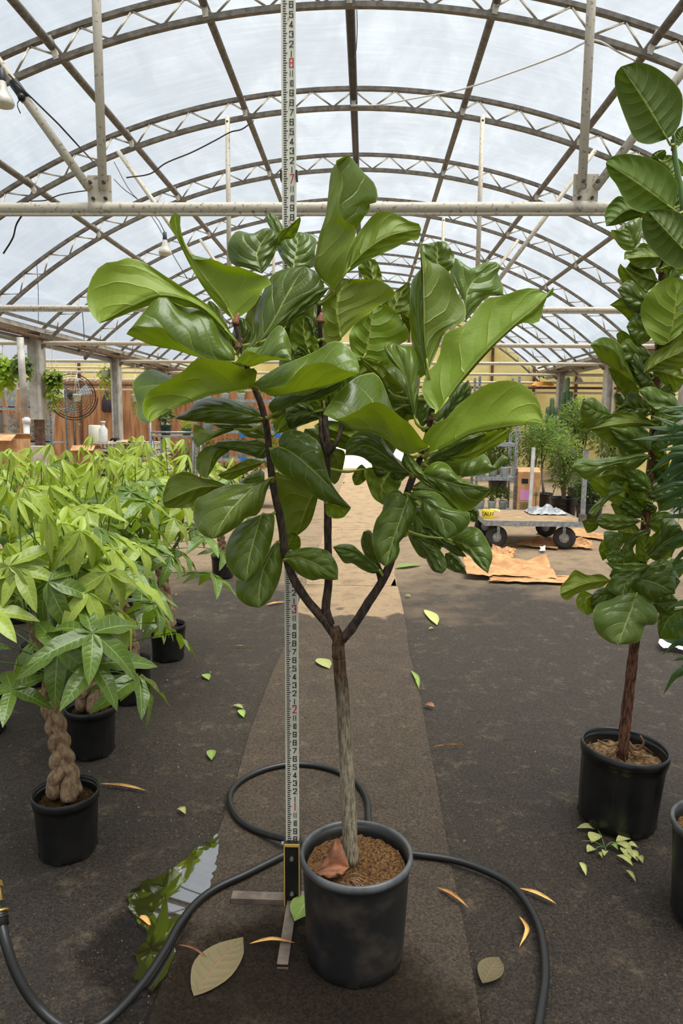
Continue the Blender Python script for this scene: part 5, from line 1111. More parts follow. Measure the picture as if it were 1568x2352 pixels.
# ================================================================ HOSE
hz = thing('garden_hose', 'thick black rubber hose looped on the path behind the charcoal pot', 'hose')
HR = .0118
hp = [(-6, 2070, .30), (12, 2160, .24), (40, 2240, .17), (85, 2310, .10), (150, 2362, .05), (215, 2362, HR), (262, 2330, HR), (330, 2255, HR), (380, 2180, HR), (410, 2125, HR), (455, 2070, HR), (500, 2038, HR), (560, 2010, HR), (620, 1980, HR), (660, 1962, HR), (720, 1955, HR), (790, 1962, HR),
      (850, 1940, HR), (846, 1880, HR), (842, 1835, HR), (815, 1795, HR), (770, 1770, HR), (715, 1757, HR), (660, 1756, HR), (605, 1768, HR), (555, 1792, HR), (530, 1820, HR), (530, 1852, HR), (555, 1888, HR), (600, 1912, HR), (650, 1926, HR * 2.6), (720, 1940, HR * 3.2), (800, 1950, HR * 2.4), (880, 1955, HR), (960, 1963, HR), (1040, 1975, HR), (1110, 1998, HR), (1170, 2030, HR), (1210, 2075, HR), (1238, 2130, HR), (1250, 2190, HR), (1252, 2250, HR), (1244, 2310, HR), (1232, 2380, HR)]
path = smooth_path([atG(x, y, z + (PZ if z < .05 else 0)) for x, y, z in hp], 260)
mb = MB(); mb.tube(path, HR, 12); mb.build('hose_tube', MT['rubber'], hz)
e = path[0]; d = (path[0] - path[3]).normalized()
mb = MB(); mb.tube([e - d * .06, e - d * .005], .0165, 12); mb.tube([e - d * .045, e - d * .038], .018, 12); mb.build('ferrule', MT['bracket'], hz)
mb = MB(); mb.tube([e - d * .01, e + d * .03], .014, 8, sm=False); mb.tube([e + d * .03, e + d * .045], .019, 6, sm=False); mb.tube([e + d * .045, e + d * .1], .012, 10); mb.build('brass_coupling', MT['brass'], hz)
mb = MB(); mb.tube([e - d * .031, e - d * .026], .0215, 12); mb.build('clamp_ring', MT['brass'], hz)

# ================================================================ LITTER ON THE GROUND
rnd = random.Random(21)
def litter(name, label, cat, mat, base, tip, width, bend=0.0, group=None, lift=.006, z=.004, curl=.0, rows=12, zz=None):
    g0, g1 = atG(*base), atG(*tip)
    if PX0 - .06 < g0.x < PX1 + .06 or PX0 - .06 < g1.x < PX1 + .06: z = max(z, .011)
    if zz: a = atG(base[0], base[1], zz[0]); b = atG(tip[0], tip[1], zz[1])
    else: a = atG(base[0], base[1], z); b = atG(tip[0], tip[1], z)
    d = b - a; L = d.length; d.normalize(); sd = V((-d.y, d.x, 0))
    w = L * width
    M = [a, a + d * L * .5 + sd * L * bend + V((0, 0, lift)), b + V((0, 0, curl))]
    pr = [(.10, .42), (.32, .92), (.50, 1), (.74, .74), (.90, .30)]
    l = [catmull(M, t_) + sd * w * k_ + V((0, 0, lift * .6 * k_ + .001)) for t_, k_ in pr]; r = [catmull(M, t_) - sd * w * k_ + V((0, 0, lift * .4 * k_ + .001)) for t_, k_ in pr]
    o = loft_leaf(name, mat, None, M, r, l, False, .0, .0, rnd, rows=rows, half=3, ripple=.0015, camb=-.002)
    return tag(o, label, cat, group) if label else o
FL = [
 ('fallen_leaf', 'large tan fallen leaf with a pale midrib in front of the charcoal pot', 'fallen_tan', (445, 2288), (558, 2152), .26, .03),
 ('fallen_leaf', 'torn green fig leaf lying against the charcoal pot and the rod foot', 'fallen_green', (716, 2056), (676, 2116), .34, .0),
 ('fallen_leaf', 'pale yellow green leaf on the path beside the rod near the two foot mark', 'fallen_yellow', (730, 1512), (757, 1536), .22, .0),
 ('fallen_leaf', 'big torn yellow green leaf on the dark ground beside the paler path', 'fallen_yellow', (975, 1400), (1004, 1436), .10, .03),
 ('fallen_leaf', 'small yellow leaf on darker ground between the first money tree and the hose loop', 'fallen_yellow', (406, 1858), (426, 1870), .24, .1),
 ('fallen_leaf', 'pale green oval leaf lying on the ground left of the hose loop', 'fallen_green', (484, 1722), (486, 1746), .20, .0),
 ('fallen_leaf', 'slim pale leaf beside a rounder one near the second money tree pot', 'fallen_yellow', (534, 1620), (560, 1628), .18, .0),
 ('fallen_leaf', 'rounder pale leaf beside a slim one near the second money tree pot', 'fallen_green', (550, 1630), (560, 1648), .18, .0),
 ('fallen_leaf', 'pale leaf lying left of the rod near the third money tree pot', 'fallen_green', (468, 1548), (480, 1562), .22, .0),
 ('fallen_leaf', 'narrow grey green leaf straddling the edge of the path', 'fallen_green', (944, 1540), (962, 1582), .05, .04),
 ('fallen_leaf', 'broad green leaf on the path beside the big fig crown', 'fallen_green', (908, 1304), (968, 1296), .18, .05),
 ('fallen_leaf', 'small green leaf on the ground short of the big yellow one', 'fallen_green', (928, 1368), (944, 1370), .30, .0),
 ('fallen_leaf', 'scrap of green leaf just below the big torn yellow one', 'fallen_green', (984, 1445), (998, 1444), .30, .0),
 ('fallen_leaf', 'yellow curved leaf on the ground below the torn sprig', 'fallen_yellow', (1332, 1980), (1346, 2012), .13, .0),
 ('fallen_leaf', 'yellow pointed leaf farther from the ribbed pot than the sprig', 'fallen_yellow', (1436, 1998), (1460, 2026), .12, .0),
 ('fallen_leaf', 'crisp brown curled leaf on ground beside the darker path', 'dry_brown', (975, 1618), (998, 1624), .35, .0),
 ('fallen_leaf', 'mottled flat tan leaf remnant lying inside the hose curve', 'fallen_tan', (1108, 2258), (1146, 2198), .30, .0),
 ('dry_leaf_strip', 'straw coloured leaf strip lying beside the rod foot', 'dry_strip', (572, 2168), (678, 2166), .045, .04),
 ('dry_leaf_strip', 'straight straw leaf strip lying on the path edge inside the hose curve', 'dry_strip', (1002, 2038), (1077, 2086), .05, .02),
 ('dry_leaf_strip', 'straw leaf strip lying just outside the hose curve', 'dry_strip', (1192, 2040), (1280, 2078), .06, .0),
 ('dry_leaf_strip', 'bent golden leaf strip lying inside the hose curve', 'dry_strip', (1192, 2104), (1192, 2176), .05, .17),
 ('dry_leaf_strip', 'orange leaf scrap lying in the puddle', 'dry_strip', (318, 2104), (348, 2130), .12, .0),
 ('dry_leaf_strip', 'long brown leaf strip beside the first money tree pot', 'dry_strip', (228, 1800), (344, 1818), .035, .0),
 ('dry_leaf_strip', 'reddish leaf stalk beside the large tan leaf', 'dry_brown', (408, 2170), (484, 2210), .03, .04),
 ('dry_leaf_strip', 'pale strip of dry leaf behind the rod', 'dry_strip', (610, 1390), (656, 1383), .10, .0),
 ('dry_leaf_strip', 'thin straw lying left of the rod', 'dry_strip', (528, 1485), (578, 1487), .03, .0),
 ('twig', 'thin grey twig lying on the ground right of the path', 'dry_strip', (985, 1718), (1076, 1711), .015, .0),
]
for nm, lab, mt, b, tp, w, bd in FL:
    litter(nm, lab, {'fallen_leaf': 'leaf', 'dry_leaf_strip': 'dry leaf', 'twig': 'twig'}[nm], MT[mt], b, tp, w, bd, lift=.004 if mt == 'fallen_tan' else .007, zz={(716, 2056): (.030, .026), (572, 2168): (.011, .026)}.get(b))
for i in range(70):
    x, y = rnd.uniform(300, 1300), rnd.uniform(1330, 1900)
    if 770 < x < 830: continue
    a = rnd.uniform(0, 6.28); s_ = rnd.uniform(3.5, 7)
    mt = rnd.choice(('fallen_yellow', 'fallen_green', 'dry_strip', 'fallen_tan'))
    o = litter('leaf_scrap', 'tiny scrap of dry leaf on the greenhouse ground', 'leaf scrap', MT[mt], (x, y), (x + cos(a) * s_, y + sin(a) * s_ * .5), rnd.uniform(.15, .3), 0, 'leaf scraps on the ground', .002, rows=4)
# torn sprig by the ribbed pot
sp = thing('fallen_sprig', 'torn sprig of yellow green leaves lying at the foot of the leaning black pot', 'sprig')
C2 = (1200, 1500, 4.2)
def c2(x, y): return (C2[0] + x / C2[2], C2[1] + y / C2[2])
for a, b in (((790, 1870), (720, 1700)), ((790, 1870), (565, 1815)), ((790, 1880), (690, 1900)), ((800, 1870), (900, 1830)), ((790, 1880), (800, 1930))):
    p, q_ = atG(*c2(*a), .006), atG(*c2(*b), .008); mb = MB(); mb.tube(smooth_path([p, p.lerp(q_, .5) + V((0, 0, .01)), q_], 6), .0016, 5); mb.build('stalk', MT['stem'], sp)
for a, b, w in (((720, 1700), (520, 1690), .24), ((720, 1740), (665, 1830), .34), ((700, 1890), (620, 1920), .45), ((800, 1910), (785, 1960), .32), ((900, 1820), (1050, 1790), .26), ((900, 1830), (1060, 1920), .26), ((1000, 1860), (1115, 1880), .34), ((960, 1870), (1040, 2000), .25), ((1020, 1900), (1110, 2010), .26), ((1100, 1960), (1160, 2030), .28), ((905, 1950), (1065, 2055), .18), ((720, 1930), (770, 1980), .25), ((840, 1850), (920, 1900), .3)):
    o = litter('leaf', None, None, MT['fallen_yellow'] if w != .3 else MT['fallen_green'], c2(*a), c2(*b), w, 0, None, .008); o.parent = sp
# gritty perlite specks
def inside(poly, x, y):
    c = False; j = len(poly) - 1
    for i in range(len(poly)):
        (xi, yi), (xj, yj) = poly[i], poly[j]
        if (yi > y) != (yj > y) and x < (xj - xi) * (y - yi) / (yj - yi) + xi: c = not c
        j = i
    return c
KEEP = MPOS + [(POT.x, POT.y, .14), (P2.x, P2.y, .15), (P3.x, P3.y, .14), (P4.x, P4.y, .12), (RB0.x, RB0.y, .04)]
def free(p): return all((p.x - x) ** 2 + (p.y - y) ** 2 > r * r for x, y, r in KEEP) and not inside(PUDDLE, p.x, p.y)
mb = MB(); rnd = random.Random(31)
for i in range(1500):
    x, y = rnd.uniform(-20, 1590), 1290 + 1080 * rnd.random() ** .8
    p = atG(x, y)
    if not free(p): continue
    r = rnd.uniform(.0007, .0020) * (.55 if y > 1950 else 1); z = .005 if PX0 - .01 < p.x < PX1 + .01 else -.006 + lump(p.x, p.y) + .001
    a = rnd.uniform(0, 6)
    vs_ = [p + V((cos(a + k * 2.1) * r, sin(a + k * 2.1) * r, z - .001)) for k in range(3)] + [p + V((0, 0, z + r))]
    mb.add(vs_, [(0, 1, 3), (1, 2, 3), (2, 0, 3)])
MT['perlite'] = simple('white_perlite', sr(206, 192, 166), sr(150, 134, 110), 3, .8, geo=True)
tag(mb.build('perlite_grit', MT['perlite']), 'pale perlite and grit specks scattered over the ground', 'grit', None, 'stuff')

mb = MB(); rnd = random.Random(32)
for i in range(9000):
    x, y = rnd.uniform(-20, 1590), 1400 + 980 * rnd.random() ** .75
    p = atG(x, y)
    if not free(p): continue
    r = rnd.uniform(.0014, .0042) * (.6 if y > 1950 else 1); on = PX0 - .01 < p.x < PX1 + .01
    if on and rnd.random() < .6: continue
    z = .003 if on else -.006 + lump(p.x, p.y); a = rnd.uniform(0, 6)
    vs_ = [p + V((cos(a + k * 1.6) * r, sin(a + k * 1.6) * r * rnd.uniform(.6, 1), z - .001)) for k in range(4)] + [p + V((rnd.uniform(-.3, .3) * r, 0, z + r * .8))]
    mb.add(vs_, [(0, 1, 4), (1, 2, 4), (2, 3, 4), (3, 0, 4)])
MT['crumb'] = simple('earth_crumbs', sr(46, 38, 30), sr(108, 91, 72), 60, .7, geo=True)
tag(mb.build('earth_crumbs', MT['crumb']), 'dark crumbs of earth and bark strewn over the ground', 'grit', None, 'stuff')

mb = MB(); rnd = random.Random(33)
for i in range(2200):
    x, y = rnd.uniform(-20, 1590), 1300 + 1060 * rnd.random() ** .8
    p = atG(x, y)
    if not free(p): continue
    r = rnd.uniform(.003, .008) * (.6 if y > 1950 else 1)
    if PX0 - .01 < p.x < PX1 + .01: continue
    z = -.006 + lump(p.x, p.y); a = rnd.uniform(0, 6); n_ = 5
    vs_ = [p + V((cos(a + k * 1.256) * r * rnd.uniform(.6, 1.1), sin(a + k * 1.256) * r * rnd.uniform(.6, 1.1), z - .002)) for k in range(n_)] + [p + V((rnd.uniform(-.3, .3) * r, 0, z + r * .45))]
    mb.add(vs_, [(k, (k + 1) % n_, n_) for k in range(n_)])
tag(mb.build('bark_chips', MT['crumb']), 'coarse bark chips and clods pressed into the ground', 'grit', None, 'stuff')

# crumpled kraft paper
def paper(label, quad, rise, seed, n=16, name='kraft_paper', mat='kraft'):
    rnd = random.Random(seed); P = [atG(x, y, .01) for x, y in quad]; m = MB()
    ph = [rnd.uniform(0, 6) for _ in range(6)]
    for j in range(n + 1):
        for i in range(n + 1):
            u, v_ = i / n, j / n
            p = (P[0] * (1 - u) + P[1] * u) * (1 - v_) + (P[3] * (1 - u) + P[2] * u) * v_
            h = rise * (max(0, sin(3.1 * u + ph[0] + 2 * v_)) ** 2 * .5 + .35 * abs(sin(5 * u + 4 * v_ + ph[1])) + .2 * abs(sin(9 * v_ - 6 * u + ph[2]))) * (.25 + v_)
            p = p + V((rnd.uniform(-.012, .012), rnd.uniform(-.02, .02), .006 + h + rnd.uniform(0, rise * .06)))
            m.v.append(tuple(p))
    for j in range(n):
        for i in range(n):
            a = j * (n + 1) + i; m.f.append((a, a + 1, a + n + 2, a + n + 1)); m.m.append(0); m.smooth.append((i + j) % 3 == 0)
    return tag(m.build(name, MT[mat]), label, 'paper')
paper('largest crumpled sheet of brown kraft paper on the ground before the cart', [(1068, 1328), (1278, 1334), (1255, 1300), (1062, 1296)], .16, 1)
paper('flat brown paper strip under the front edge of the largest sheet', [(1120, 1336), (1300, 1342), (1330, 1326), (1130, 1328)], .02, 2)
paper('small folded piece of brown paper beside the near cart wheel', [(1128, 1284), (1176, 1284), (1184, 1272), (1128, 1264)], .10, 3)
paper('brown paper lying under the platform cart between its wheels', [(1182, 1254), (1280, 1262), (1290, 1246), (1235, 1238)], .05, 4)
paper('brown paper sheet spread behind the cart wheel towards the upright fig', [(1290, 1256), (1362, 1262), (1358, 1250), (1300, 1240)], .05, 5)
paper('long brown paper strip farther back beside the cart handle', [(1302, 1230), (1390, 1242), (1384, 1230), (1306, 1218)], .04, 6)
paper('white paper scrap on the ground in front of the cart', [(1240, 1268), (1252, 1268), (1250, 1261), (1241, 1262)], .06, 7, 5, 'paper_scrap', 'white_plastic')
paper('white plastic scrap under the cart platform', [(1232, 1226), (1248, 1226), (1246, 1218), (1234, 1218)], .03, 8, 5, 'paper_scrap', 'white_plastic')

paper('white plastic bag on the ground behind the upright fig', [(1512, 1490), (1590, 1500), (1600, 1470), (1520, 1466)], .10, 9, 10, 'plastic_bag', 'white_plastic')
# ================================================================ PLATFORM CART
ct = thing('platform_cart', 'flat platform cart with plywood deck and four rubber wheels', 'cart', (1.95, 8.55, 0))
DZ = .315
mb = MB(); mb.box((0, 0, DZ), (1.10, .98, .025)); mb.build('deck', MT['deck'], ct)
mb = MB()
for y in (-.50, .50): mb.box((0, y, DZ - .015), (1.14, .03, .06))
for x in (-.56, .56): mb.box((x, 0, DZ - .015), (.03, 1.02, .06))
mb.build('frame', MT['galv'], ct)
for x in (-.42, .36):
    for y in (-.42, .42):
        w = bpy.data.objects.new('wheel', None); col.objects.link(w); w.parent = ct; w.location = (x, y, .128)
        w.rotation_euler = (0, 0, .25 if x < 0 else -.35)
        mb = MB(); prof = [(.062, -.03), (.09, -.035), (.118, -.032), (.128, -.018), (.128, .018), (.118, .032), (.09, .035), (.062, .03), (.062, -.03)]
        mb.lathe(prof, 28); mb.v = [(a, c_, b) for a, b, c_ in mb.v]; mb.f = [f[::-1] for f in mb.f]; mb.build('tyre', MT['tyre'], w)
        mb = MB(); mb.lathe([(.001, -.026), (.03, -.028), (.034, -.016), (.062, -.018), (.064, .018), (.034, .016), (.03, .028), (.001, .026)], 20); mb.v = [(a, c_, b) for a, b, c_ in mb.v]; mb.f = [f[::-1] for f in mb.f]; mb.build('hub', MT['hub'], w)
        mb = MB()
        for s_ in (-1, 1): mb.box((0, s_ * .046, .085), (.035, .006, .17))
        mb.box((0, 0, .165), (.07, .11, .01)); mb.build('caster_fork', MT['galv'], w)
mb = MB(); mb.box((.54, -.47, .72), (.045, .045, .84)); mb.build('handle_post', MT['galv'], ct)
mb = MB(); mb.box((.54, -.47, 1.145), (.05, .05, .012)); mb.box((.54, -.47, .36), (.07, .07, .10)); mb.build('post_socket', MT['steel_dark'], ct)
# roll of caution tape
tp = atY(1119, 1196, 8.28); tr_ = thing('caution_tape_roll', 'roll of yellow caution tape lying on the cart deck', 'tape roll', (tp.x, tp.y, DZ + .013))
mb = MB(); mb.lathe([(.05, 0), (.064, .0), (.066, .004), (.066, .094), (.064, .098), (.05, .098), (.05, 0)], 28); mb.build('tape', MT['yellow_tape'], tr_)
mb = MB(); mb.lathe([(.044, .001), (.05, .001), (.05, .097), (.044, .097), (.044, .001)], 24); mb.build('core', MT['cardboard'], tr_)
def text_mesh(txt, size, mat, name, parent, loc, rot=None, bend=None, bold=0.0, ext=.0006):
    cu = bpy.data.curves.new('t', 'FONT'); cu.body = txt; cu.size = size; cu.align_x = 'CENTER'; cu.align_y = 'CENTER'; cu.offset = bold; cu.extrude = ext
    o = bpy.data.objects.new('t', cu); col.objects.link(o); bpy.context.view_layer.update()
    me = bpy.data.meshes.new_from_object(o.evaluated_get(bpy.context.evaluated_depsgraph_get())); bpy.data.objects.remove(o); bpy.data.curves.remove(cu)
    me.materials.clear(); me.materials.append(mat)
    for v_ in me.vertices:
        x, y, z = v_.co
        if bend: v_.co = (bend * sin(x / bend) + z * sin(x / bend), -bend * cos(x / bend) - z * cos(x / bend), y)
        else: v_.co = (x, -z, y)
    ob = put(name, me, parent, loc)
    if rot: ob.rotation_euler = rot
    return ob
text_mesh('CAUTION', .062, MT['ink'], 'lettering', tr_, (0, 0, .05), (0, 0, .62), bend=.0664, bold=.0012)
mb = MB(); mb.v = []; mb.add([(.02, .06, .09), (.10, .05, .085), (.12, .07, .10), (.04, .08, .1)], [(0, 1, 2, 3)]); mb.add([(.10, .05, .085), (.15, .04, .07), (.16, .06, .085), (.12, .07, .10)], [(0, 1, 2, 3)]); mb.build('loose_end', MT['yellow_tape'], tr_)
MT['bag'] = simple('thin_clear_plastic', sr(160, 160, 160), sr(130, 132, 134), 8, .25, 0, .5, 18)
rnd = random.Random(9); m = MB(); n = 14; c0 = V((2.24, 8.75, DZ + .02))
for j in range(n + 1):
    for i in range(n + 1):
        u, v_ = i / n - .5, j / n - .5; e_ = max(0, 1 - 4 * max(abs(u), abs(v_)) ** 2)
        m.v.append((c0.x + u * .46, c0.y + v_ * .36, c0.z + e_ * (.05 + .06 * abs(sin(u * 9 + 1) * cos(v_ * 7))) + rnd.uniform(0, .014)))
for j in range(n):
    for i in range(n): a = j * (n + 1) + i; m.f.append((a, a + 1, a + n + 2, a + n + 1)); m.m.append(0); m.smooth.append(False)
tag(m.build('plastic_bag', MT['bag']), 'crumpled clear plastic bag lying on the cart deck beside the handle', 'bag')

# ================================================================ GENERIC BACKGROUND PLANTS
def leaf_cloud(n, center, rad, size, seed, squash=(1, 1, 1), hang=0.0, aspect=.5, droop=.4, shell=.35):
    """many folded little blades round a centre, as one mesh"""
    rnd = random.Random(seed); m = MB(); uv = []; c = V(center)
    for i in range(n):
        while True:
            p = V((rnd.uniform(-1, 1), rnd.uniform(-1, 1), rnd.uniform(-1, 1)))
            if shell < p.length < 1: break
        q = V((p.x * rad * squash[0], p.y * rad * squash[1], p.z * rad * squash[2] - hang * rnd.random() ** 2)) + c
        d = (V((p.x, p.y, p.z * .4)) + V((rnd.uniform(-.6, .6), rnd.uniform(-.6, .6), rnd.uniform(-.5, .5) - droop))).normalized()
        s_ = size * rnd.uniform(.6, 1.25); sd = d.cross(V((rnd.uniform(-.3, .3), rnd.uniform(-.3, .3), 1))).normalized(); up = sd.cross(d)
        w = s_ * aspect * .5; b = len(m.v)
        pts = [q, q + d * s_ * .35 + sd * w + up * w * .25, q + d * s_ * .75 + sd * w * .7 + up * w * .2, q + d * s_, q + d * s_ * .75 - sd * w * .7 + up * w * .2, q + d * s_ * .35 - sd * w + up * w * .25, q + d * s_ * .4, q + d * s_ * .75]
        m.v += [tuple(x) for x in pts]; uv += [(.5, 0), (1, .35), (1, .75), (.5, 1), (0, .75), (0, .35), (.5, .4), (.5, .75)]
        for f in ((0, 1, 6), (1, 2, 7, 6), (2, 3, 7), (0, 6, 5), (6, 7, 4, 5), (7, 3, 4)):
            m.f.append(tuple(b + k for k in f)); m.m.append(0); m.smooth.append(True)
    m.uv = uv; return m
def small_pot(parent, r, h, mat, loc=(0, 0, 0), n=20):
    mb = MB(); x, y, z = loc
    mb.lathe([(.001, 0), (r * .74, 0), (r * .96, h * .84), (r * 1.04, h * .84), (r * 1.06, h), (r * .96, h), (r * .9, h * .88), (.001, h * .86)], n, c=loc); return mb.build('pot', mat, parent)
def bush(label, loc, r, h, n, leafm, potm, pr, ph, size, seed, cat='potted plant', name='potted_plant', group=None, squash=(1, 1, 1), stem=True, aspect=.5, hang=0, droop=.3):
    t = thing(name, label, cat, loc, 0, group); small_pot(t, pr, ph, potm)
    o = leaf_cloud(n, (0, 0, h), r, size, seed, squash, hang, aspect, droop).build('foliage', leafm, t); o['kind'] = 'stuff'
    if stem:
        rnd = random.Random(seed)
        for k in range(3):
            mb = MB(); q = k * 2.1; mb.tube(smooth_path([(cos(q) * .01, sin(q) * .01, ph * .8), (cos(q) * .03 + rnd.uniform(-.03, .03), sin(q) * .03, (ph + h) / 2), (cos(q) * r * .4, sin(q) * r * .4, h)], 7), .008, 6); mb.build('stem', MT['bark_dark'], t)
    return t
def G3(x, y, Y): return atY(x, y, Y)
def post(mb, p, q, w=.03): mb.box(((p[0] + q[0]) / 2, (p[1] + q[1]) / 2, (p[2] + q[2]) / 2), (w, w, abs(q[2] - p[2])))
def rack(label, x0, x1, y0, y1, levels, ztop, seed=0, w=.035):
    t = thing('shelf_rack', label, 'shelf', ((x0 + x1) / 2, (y0 + y1) / 2, 0)); hx, hy = (x1 - x0) / 2, (y1 - y0) / 2
    for x in (-hx, hx):
        for y in (-hy, hy):
            mb = MB(); mb.box((x, y, ztop / 2), (w, .006, ztop)); mb.box((x - (w / 2 if x > 0 else -w / 2), y, ztop / 2), (.006, w, ztop))
            u = mb.build('upright', MT['galv'], t)
            mb = MB()
            for k in range(int(ztop / .06)): mb.box((x, y - .0035, .04 + k * .06), (.008, .002, .022))
            mb.build('slots', MT['steel_black'], u)
    for z in levels:
        mb = MB(); mb.box((0, 0, z), (2 * hx, 2 * hy, .02)); mb.box((0, -hy, z - .012), (2 * hx, .012, .045)); mb.build('shelf', MT['galv'], t)
    return t

# ---- right: rack with potted plants
rk = rack('slotted steel shelf rack with white pots behind the cart', 1.60, 2.16, 10.2, 10.65, (.15, .64, 1.13, 1.60), 2.08)
k = 0
for z, xs, sz in ((.16, (1.71, 1.875, 2.04), .075), (.65, (1.71, 1.875, 2.04), .085), (1.14, (1.76, 1.99), .08)):
    for xi, x in enumerate(xs[::-1]):
        k += 1
        bush({.16: 'bushy plant in a white pot on the lowest rack shelf', .65: 'plant in a white pot on the middle rack shelf', 1.14: 'plant in a white pot on the third rack shelf'}[z] + ', %s from the carton' % ORD[xi + 1], (x, 10.41 + .03 * (k % 2), z), .085, .25, 150, MT['bush'] if z < 1 else MT['darkbush'], MT['white_plastic'], sz * .85, sz * 1.7, .060, 100 + k, group='white potted plants on shelf %.2f' % z, squash=(1, 1, 1.1), stem=False)
# ---- cardboard carton
bx = thing('carton', 'tall tan cardboard carton with a pink label beside the rack', 'box', (2.34, 10.25, 0), -.05)
hw, hh, hd = .155, .74, .16
mb = MB(); mb.box((0, 0, hh / 2), (2 * hw, 2 * hd, hh)); mb.build('body', MT['cardboard'], bx)
for s_ in (-1, 1):
    mb = MB(); mb.box((0, s_ * hd * .62, hh + .025), (2 * hw, hd * .8, .008), 0, 0, Matrix.Rotation(s_ * -.45, 3, 'X')); mb.build('flap', MT['cardboard'], bx)
mb = MB(); mb.box((-.06, -hd - .002, hh - .13), (.09, .004, .07)); mb.build('hand_hole', MT['ink'], bx)
mb = MB(); mb.box((-.04, -hd - .002, hh - .33), (.16, .004, .145)); mb.build('pink_label', MT['pink'], bx)
mb = MB(); mb.box((.105, -hd - .002, hh - .45), (.014, .004, .26)); mb.add([(.075, -hd - .004, hh - .33), (.135, -hd - .004, hh - .33), (.105, -hd - .004, hh - .27)], [(0, 1, 2)]); mb.build('arrow', MT['green_ink'], bx)
mb = MB()
for i in range(5): mb.box((-.05, -hd - .002, hh - .44 - i * .022), (.15 - .02 * (i % 2), .003, .007))
mb.build('printed_lines', MT['green_ink'], bx)
# ---- white leaning post
mb = MB(); a, b = G3(1215, 1175, 10.0), G3(1225, 1028, 10.0); a.z = 0.0
mb.box((a + b) / 2, (.045, .045, (b - a).length), 0, 0, (b - a).to_track_quat('Z', 'Y').to_matrix()); tag(mb.build('white_post', MT['white_plastic']), 'plain white post standing beside the tan carton', 'post')
# ---- floor plants behind the cart
def leggy(label, x, y, Y, pr, ph, h, r, n, leafm, size, seed, trunk=None, potm=None, sq=(1, 1, 1), name='potted_shrub'):
    g = atY(x, y, Y); loc = (g.x, Y, 0)
    t = thing(name, label, 'potted plant', loc); pot_parts(t, pr, pr * .85, ph, potm or MT['black_plastic'], potm or MT['black_plastic'], MT['soil'], ph * .85, n=24, nub=False)
    o = leaf_cloud(n, (0, 0, h), r, size, seed, sq, .2, .38, .1, .1).build('foliage', leafm, t); o['kind'] = 'stuff'
    rnd = random.Random(seed)
    for k in range(trunk or 4):
        q = k * 1.7; mb = MB(); pts = [(cos(q) * .02, sin(q) * .02, ph * .8), (rnd.uniform(-.06, .06), rnd.uniform(-.05, .05), ph + (h - ph) * .45), (cos(q) * r * .5, sin(q) * r * .5, h + r * .2)]
        mb.tube(smooth_path(pts, 9), [.016 - .0012 * i for i in range(9)], 6); mb.build('stem', MT['bark'], t)
    return t
leggy('leafy bonsai like shrub with a thin twisted trunk in a black pot', 1247, 1160, 11.75, .15, .27, 1.28, .36, 1500, MT['bush'], .075, 201, 2, sq=(1, .8, .75))
leggy('feathery green shrub in a wide black pot behind the cart', 1293, 1160, 10.85, .21, .30, .92, .27, 1500, MT['bush'], .075, 202, 7, sq=(1, 1, 1.4))
leggy('low dark rosemary like shrub in a black pot beside the cart handle', 1352, 1180, 10.3, .19, .28, .58, .22, 1100, MT['darkbush'], .075, 203, 7, sq=(1, 1, 1.1))
leggy('tall loose shrub rising behind the feathery one', 1325, 1150, 12.7, .18, .28, 1.5, .40, 1500, MT['bush'], .085, 204, 6, sq=(1, .8, 1.0))
leggy('dark shrub in a grey pot behind the tan carton', 1220, 1140, 13.6, .16, .28, 1.15, .40, 1300, MT['darkbush'], .085, 205, 5, potm=MT['grey_pot'], sq=(1, .8, 1.3))
leggy('shrub with spreading leaves beside the far grey column', 1400, 1150, 13.6, .18, .28, 1.2, .40, 1100, MT['bush'], .10, 206, 4)
leggy('large dark bush against the yellow wall behind the rack', 1142, 1130, 14.5, .2, .28, 1.1, .46, 1400, MT['darkbush'], .10, 207, 5, sq=(1, .8, 1.2))
# ---- cactus bench
bn = thing('plant_bench', 'long grey bench of cacti in front of the yellow wall', 'bench', (4.2, 17.2, 0))
mb = MB(); mb.box((0, 0, 1.12), (4.2, .8, .05)); mb.build('bench_top', MT['galv'], bn)
for x in (-2, -.7, .7, 2):
    for y in (-.35, .35): mb = MB(); mb.box((x, y, .55), (.06, .06, 1.1)); mb.build('leg', MT['galv'], bn)
def cactus(label, x, Y, z, kind, seed, hgt=.8):
    rnd = random.Random(seed); t = thing('potted_cactus', label, 'cactus', (x, Y, z)); small_pot(t, .13, .2, MT['black_plastic'])
    if kind == 'column':
        for k in range(3):
            hx = (k - 1) * .09; hh_ = hgt * (1 - .25 * abs(k - 1)); mb = MB(); prof = [(.045, .15), (.05, .3), (.05, hh_ - .05), (.03, hh_), (.001, hh_ + .01)]
            mb.lathe(prof, 24, c=(hx, 0, 0), fn=lambda r, z_, q: r * (1 + .12 * cos(8 * q))); mb.build('column_stem', MT['cactus'], t)
    else:
        for k in range(9):
            lv = k // 3; x_ = rnd.uniform(-.10, .10) * (1 + lv); z_ = .28 + lv * .20 + rnd.uniform(-.03, .05); mb = MB()
            mb.sphere((0, 0, 0), 1, 12, 8, sq=(.07, .022, .13)); R = Matrix.Rotation(rnd.uniform(-.6, .6), 3, 'Y') @ Matrix.Rotation(rnd.uniform(-.7, .7), 3, 'Z')
            mb.v = [tuple(R @ V(p) + V((x_, rnd.uniform(-.0, .0), z_))) for p in mb.v]; mb.build('pad', MT['cactus'], t)
    return t
def bx_at(x, Y): return atY(x, 960, Y).x
cactus('column cactus in a black pot on the bench beside the far grey column', bx_at(1266, 17.1), 17.1, 1.146, 'column', 1, .85)
cactus('paddle cactus in a black pot on the bench between two grey columns', bx_at(1330, 17.1), 17.1, 1.146, 'paddle', 2)
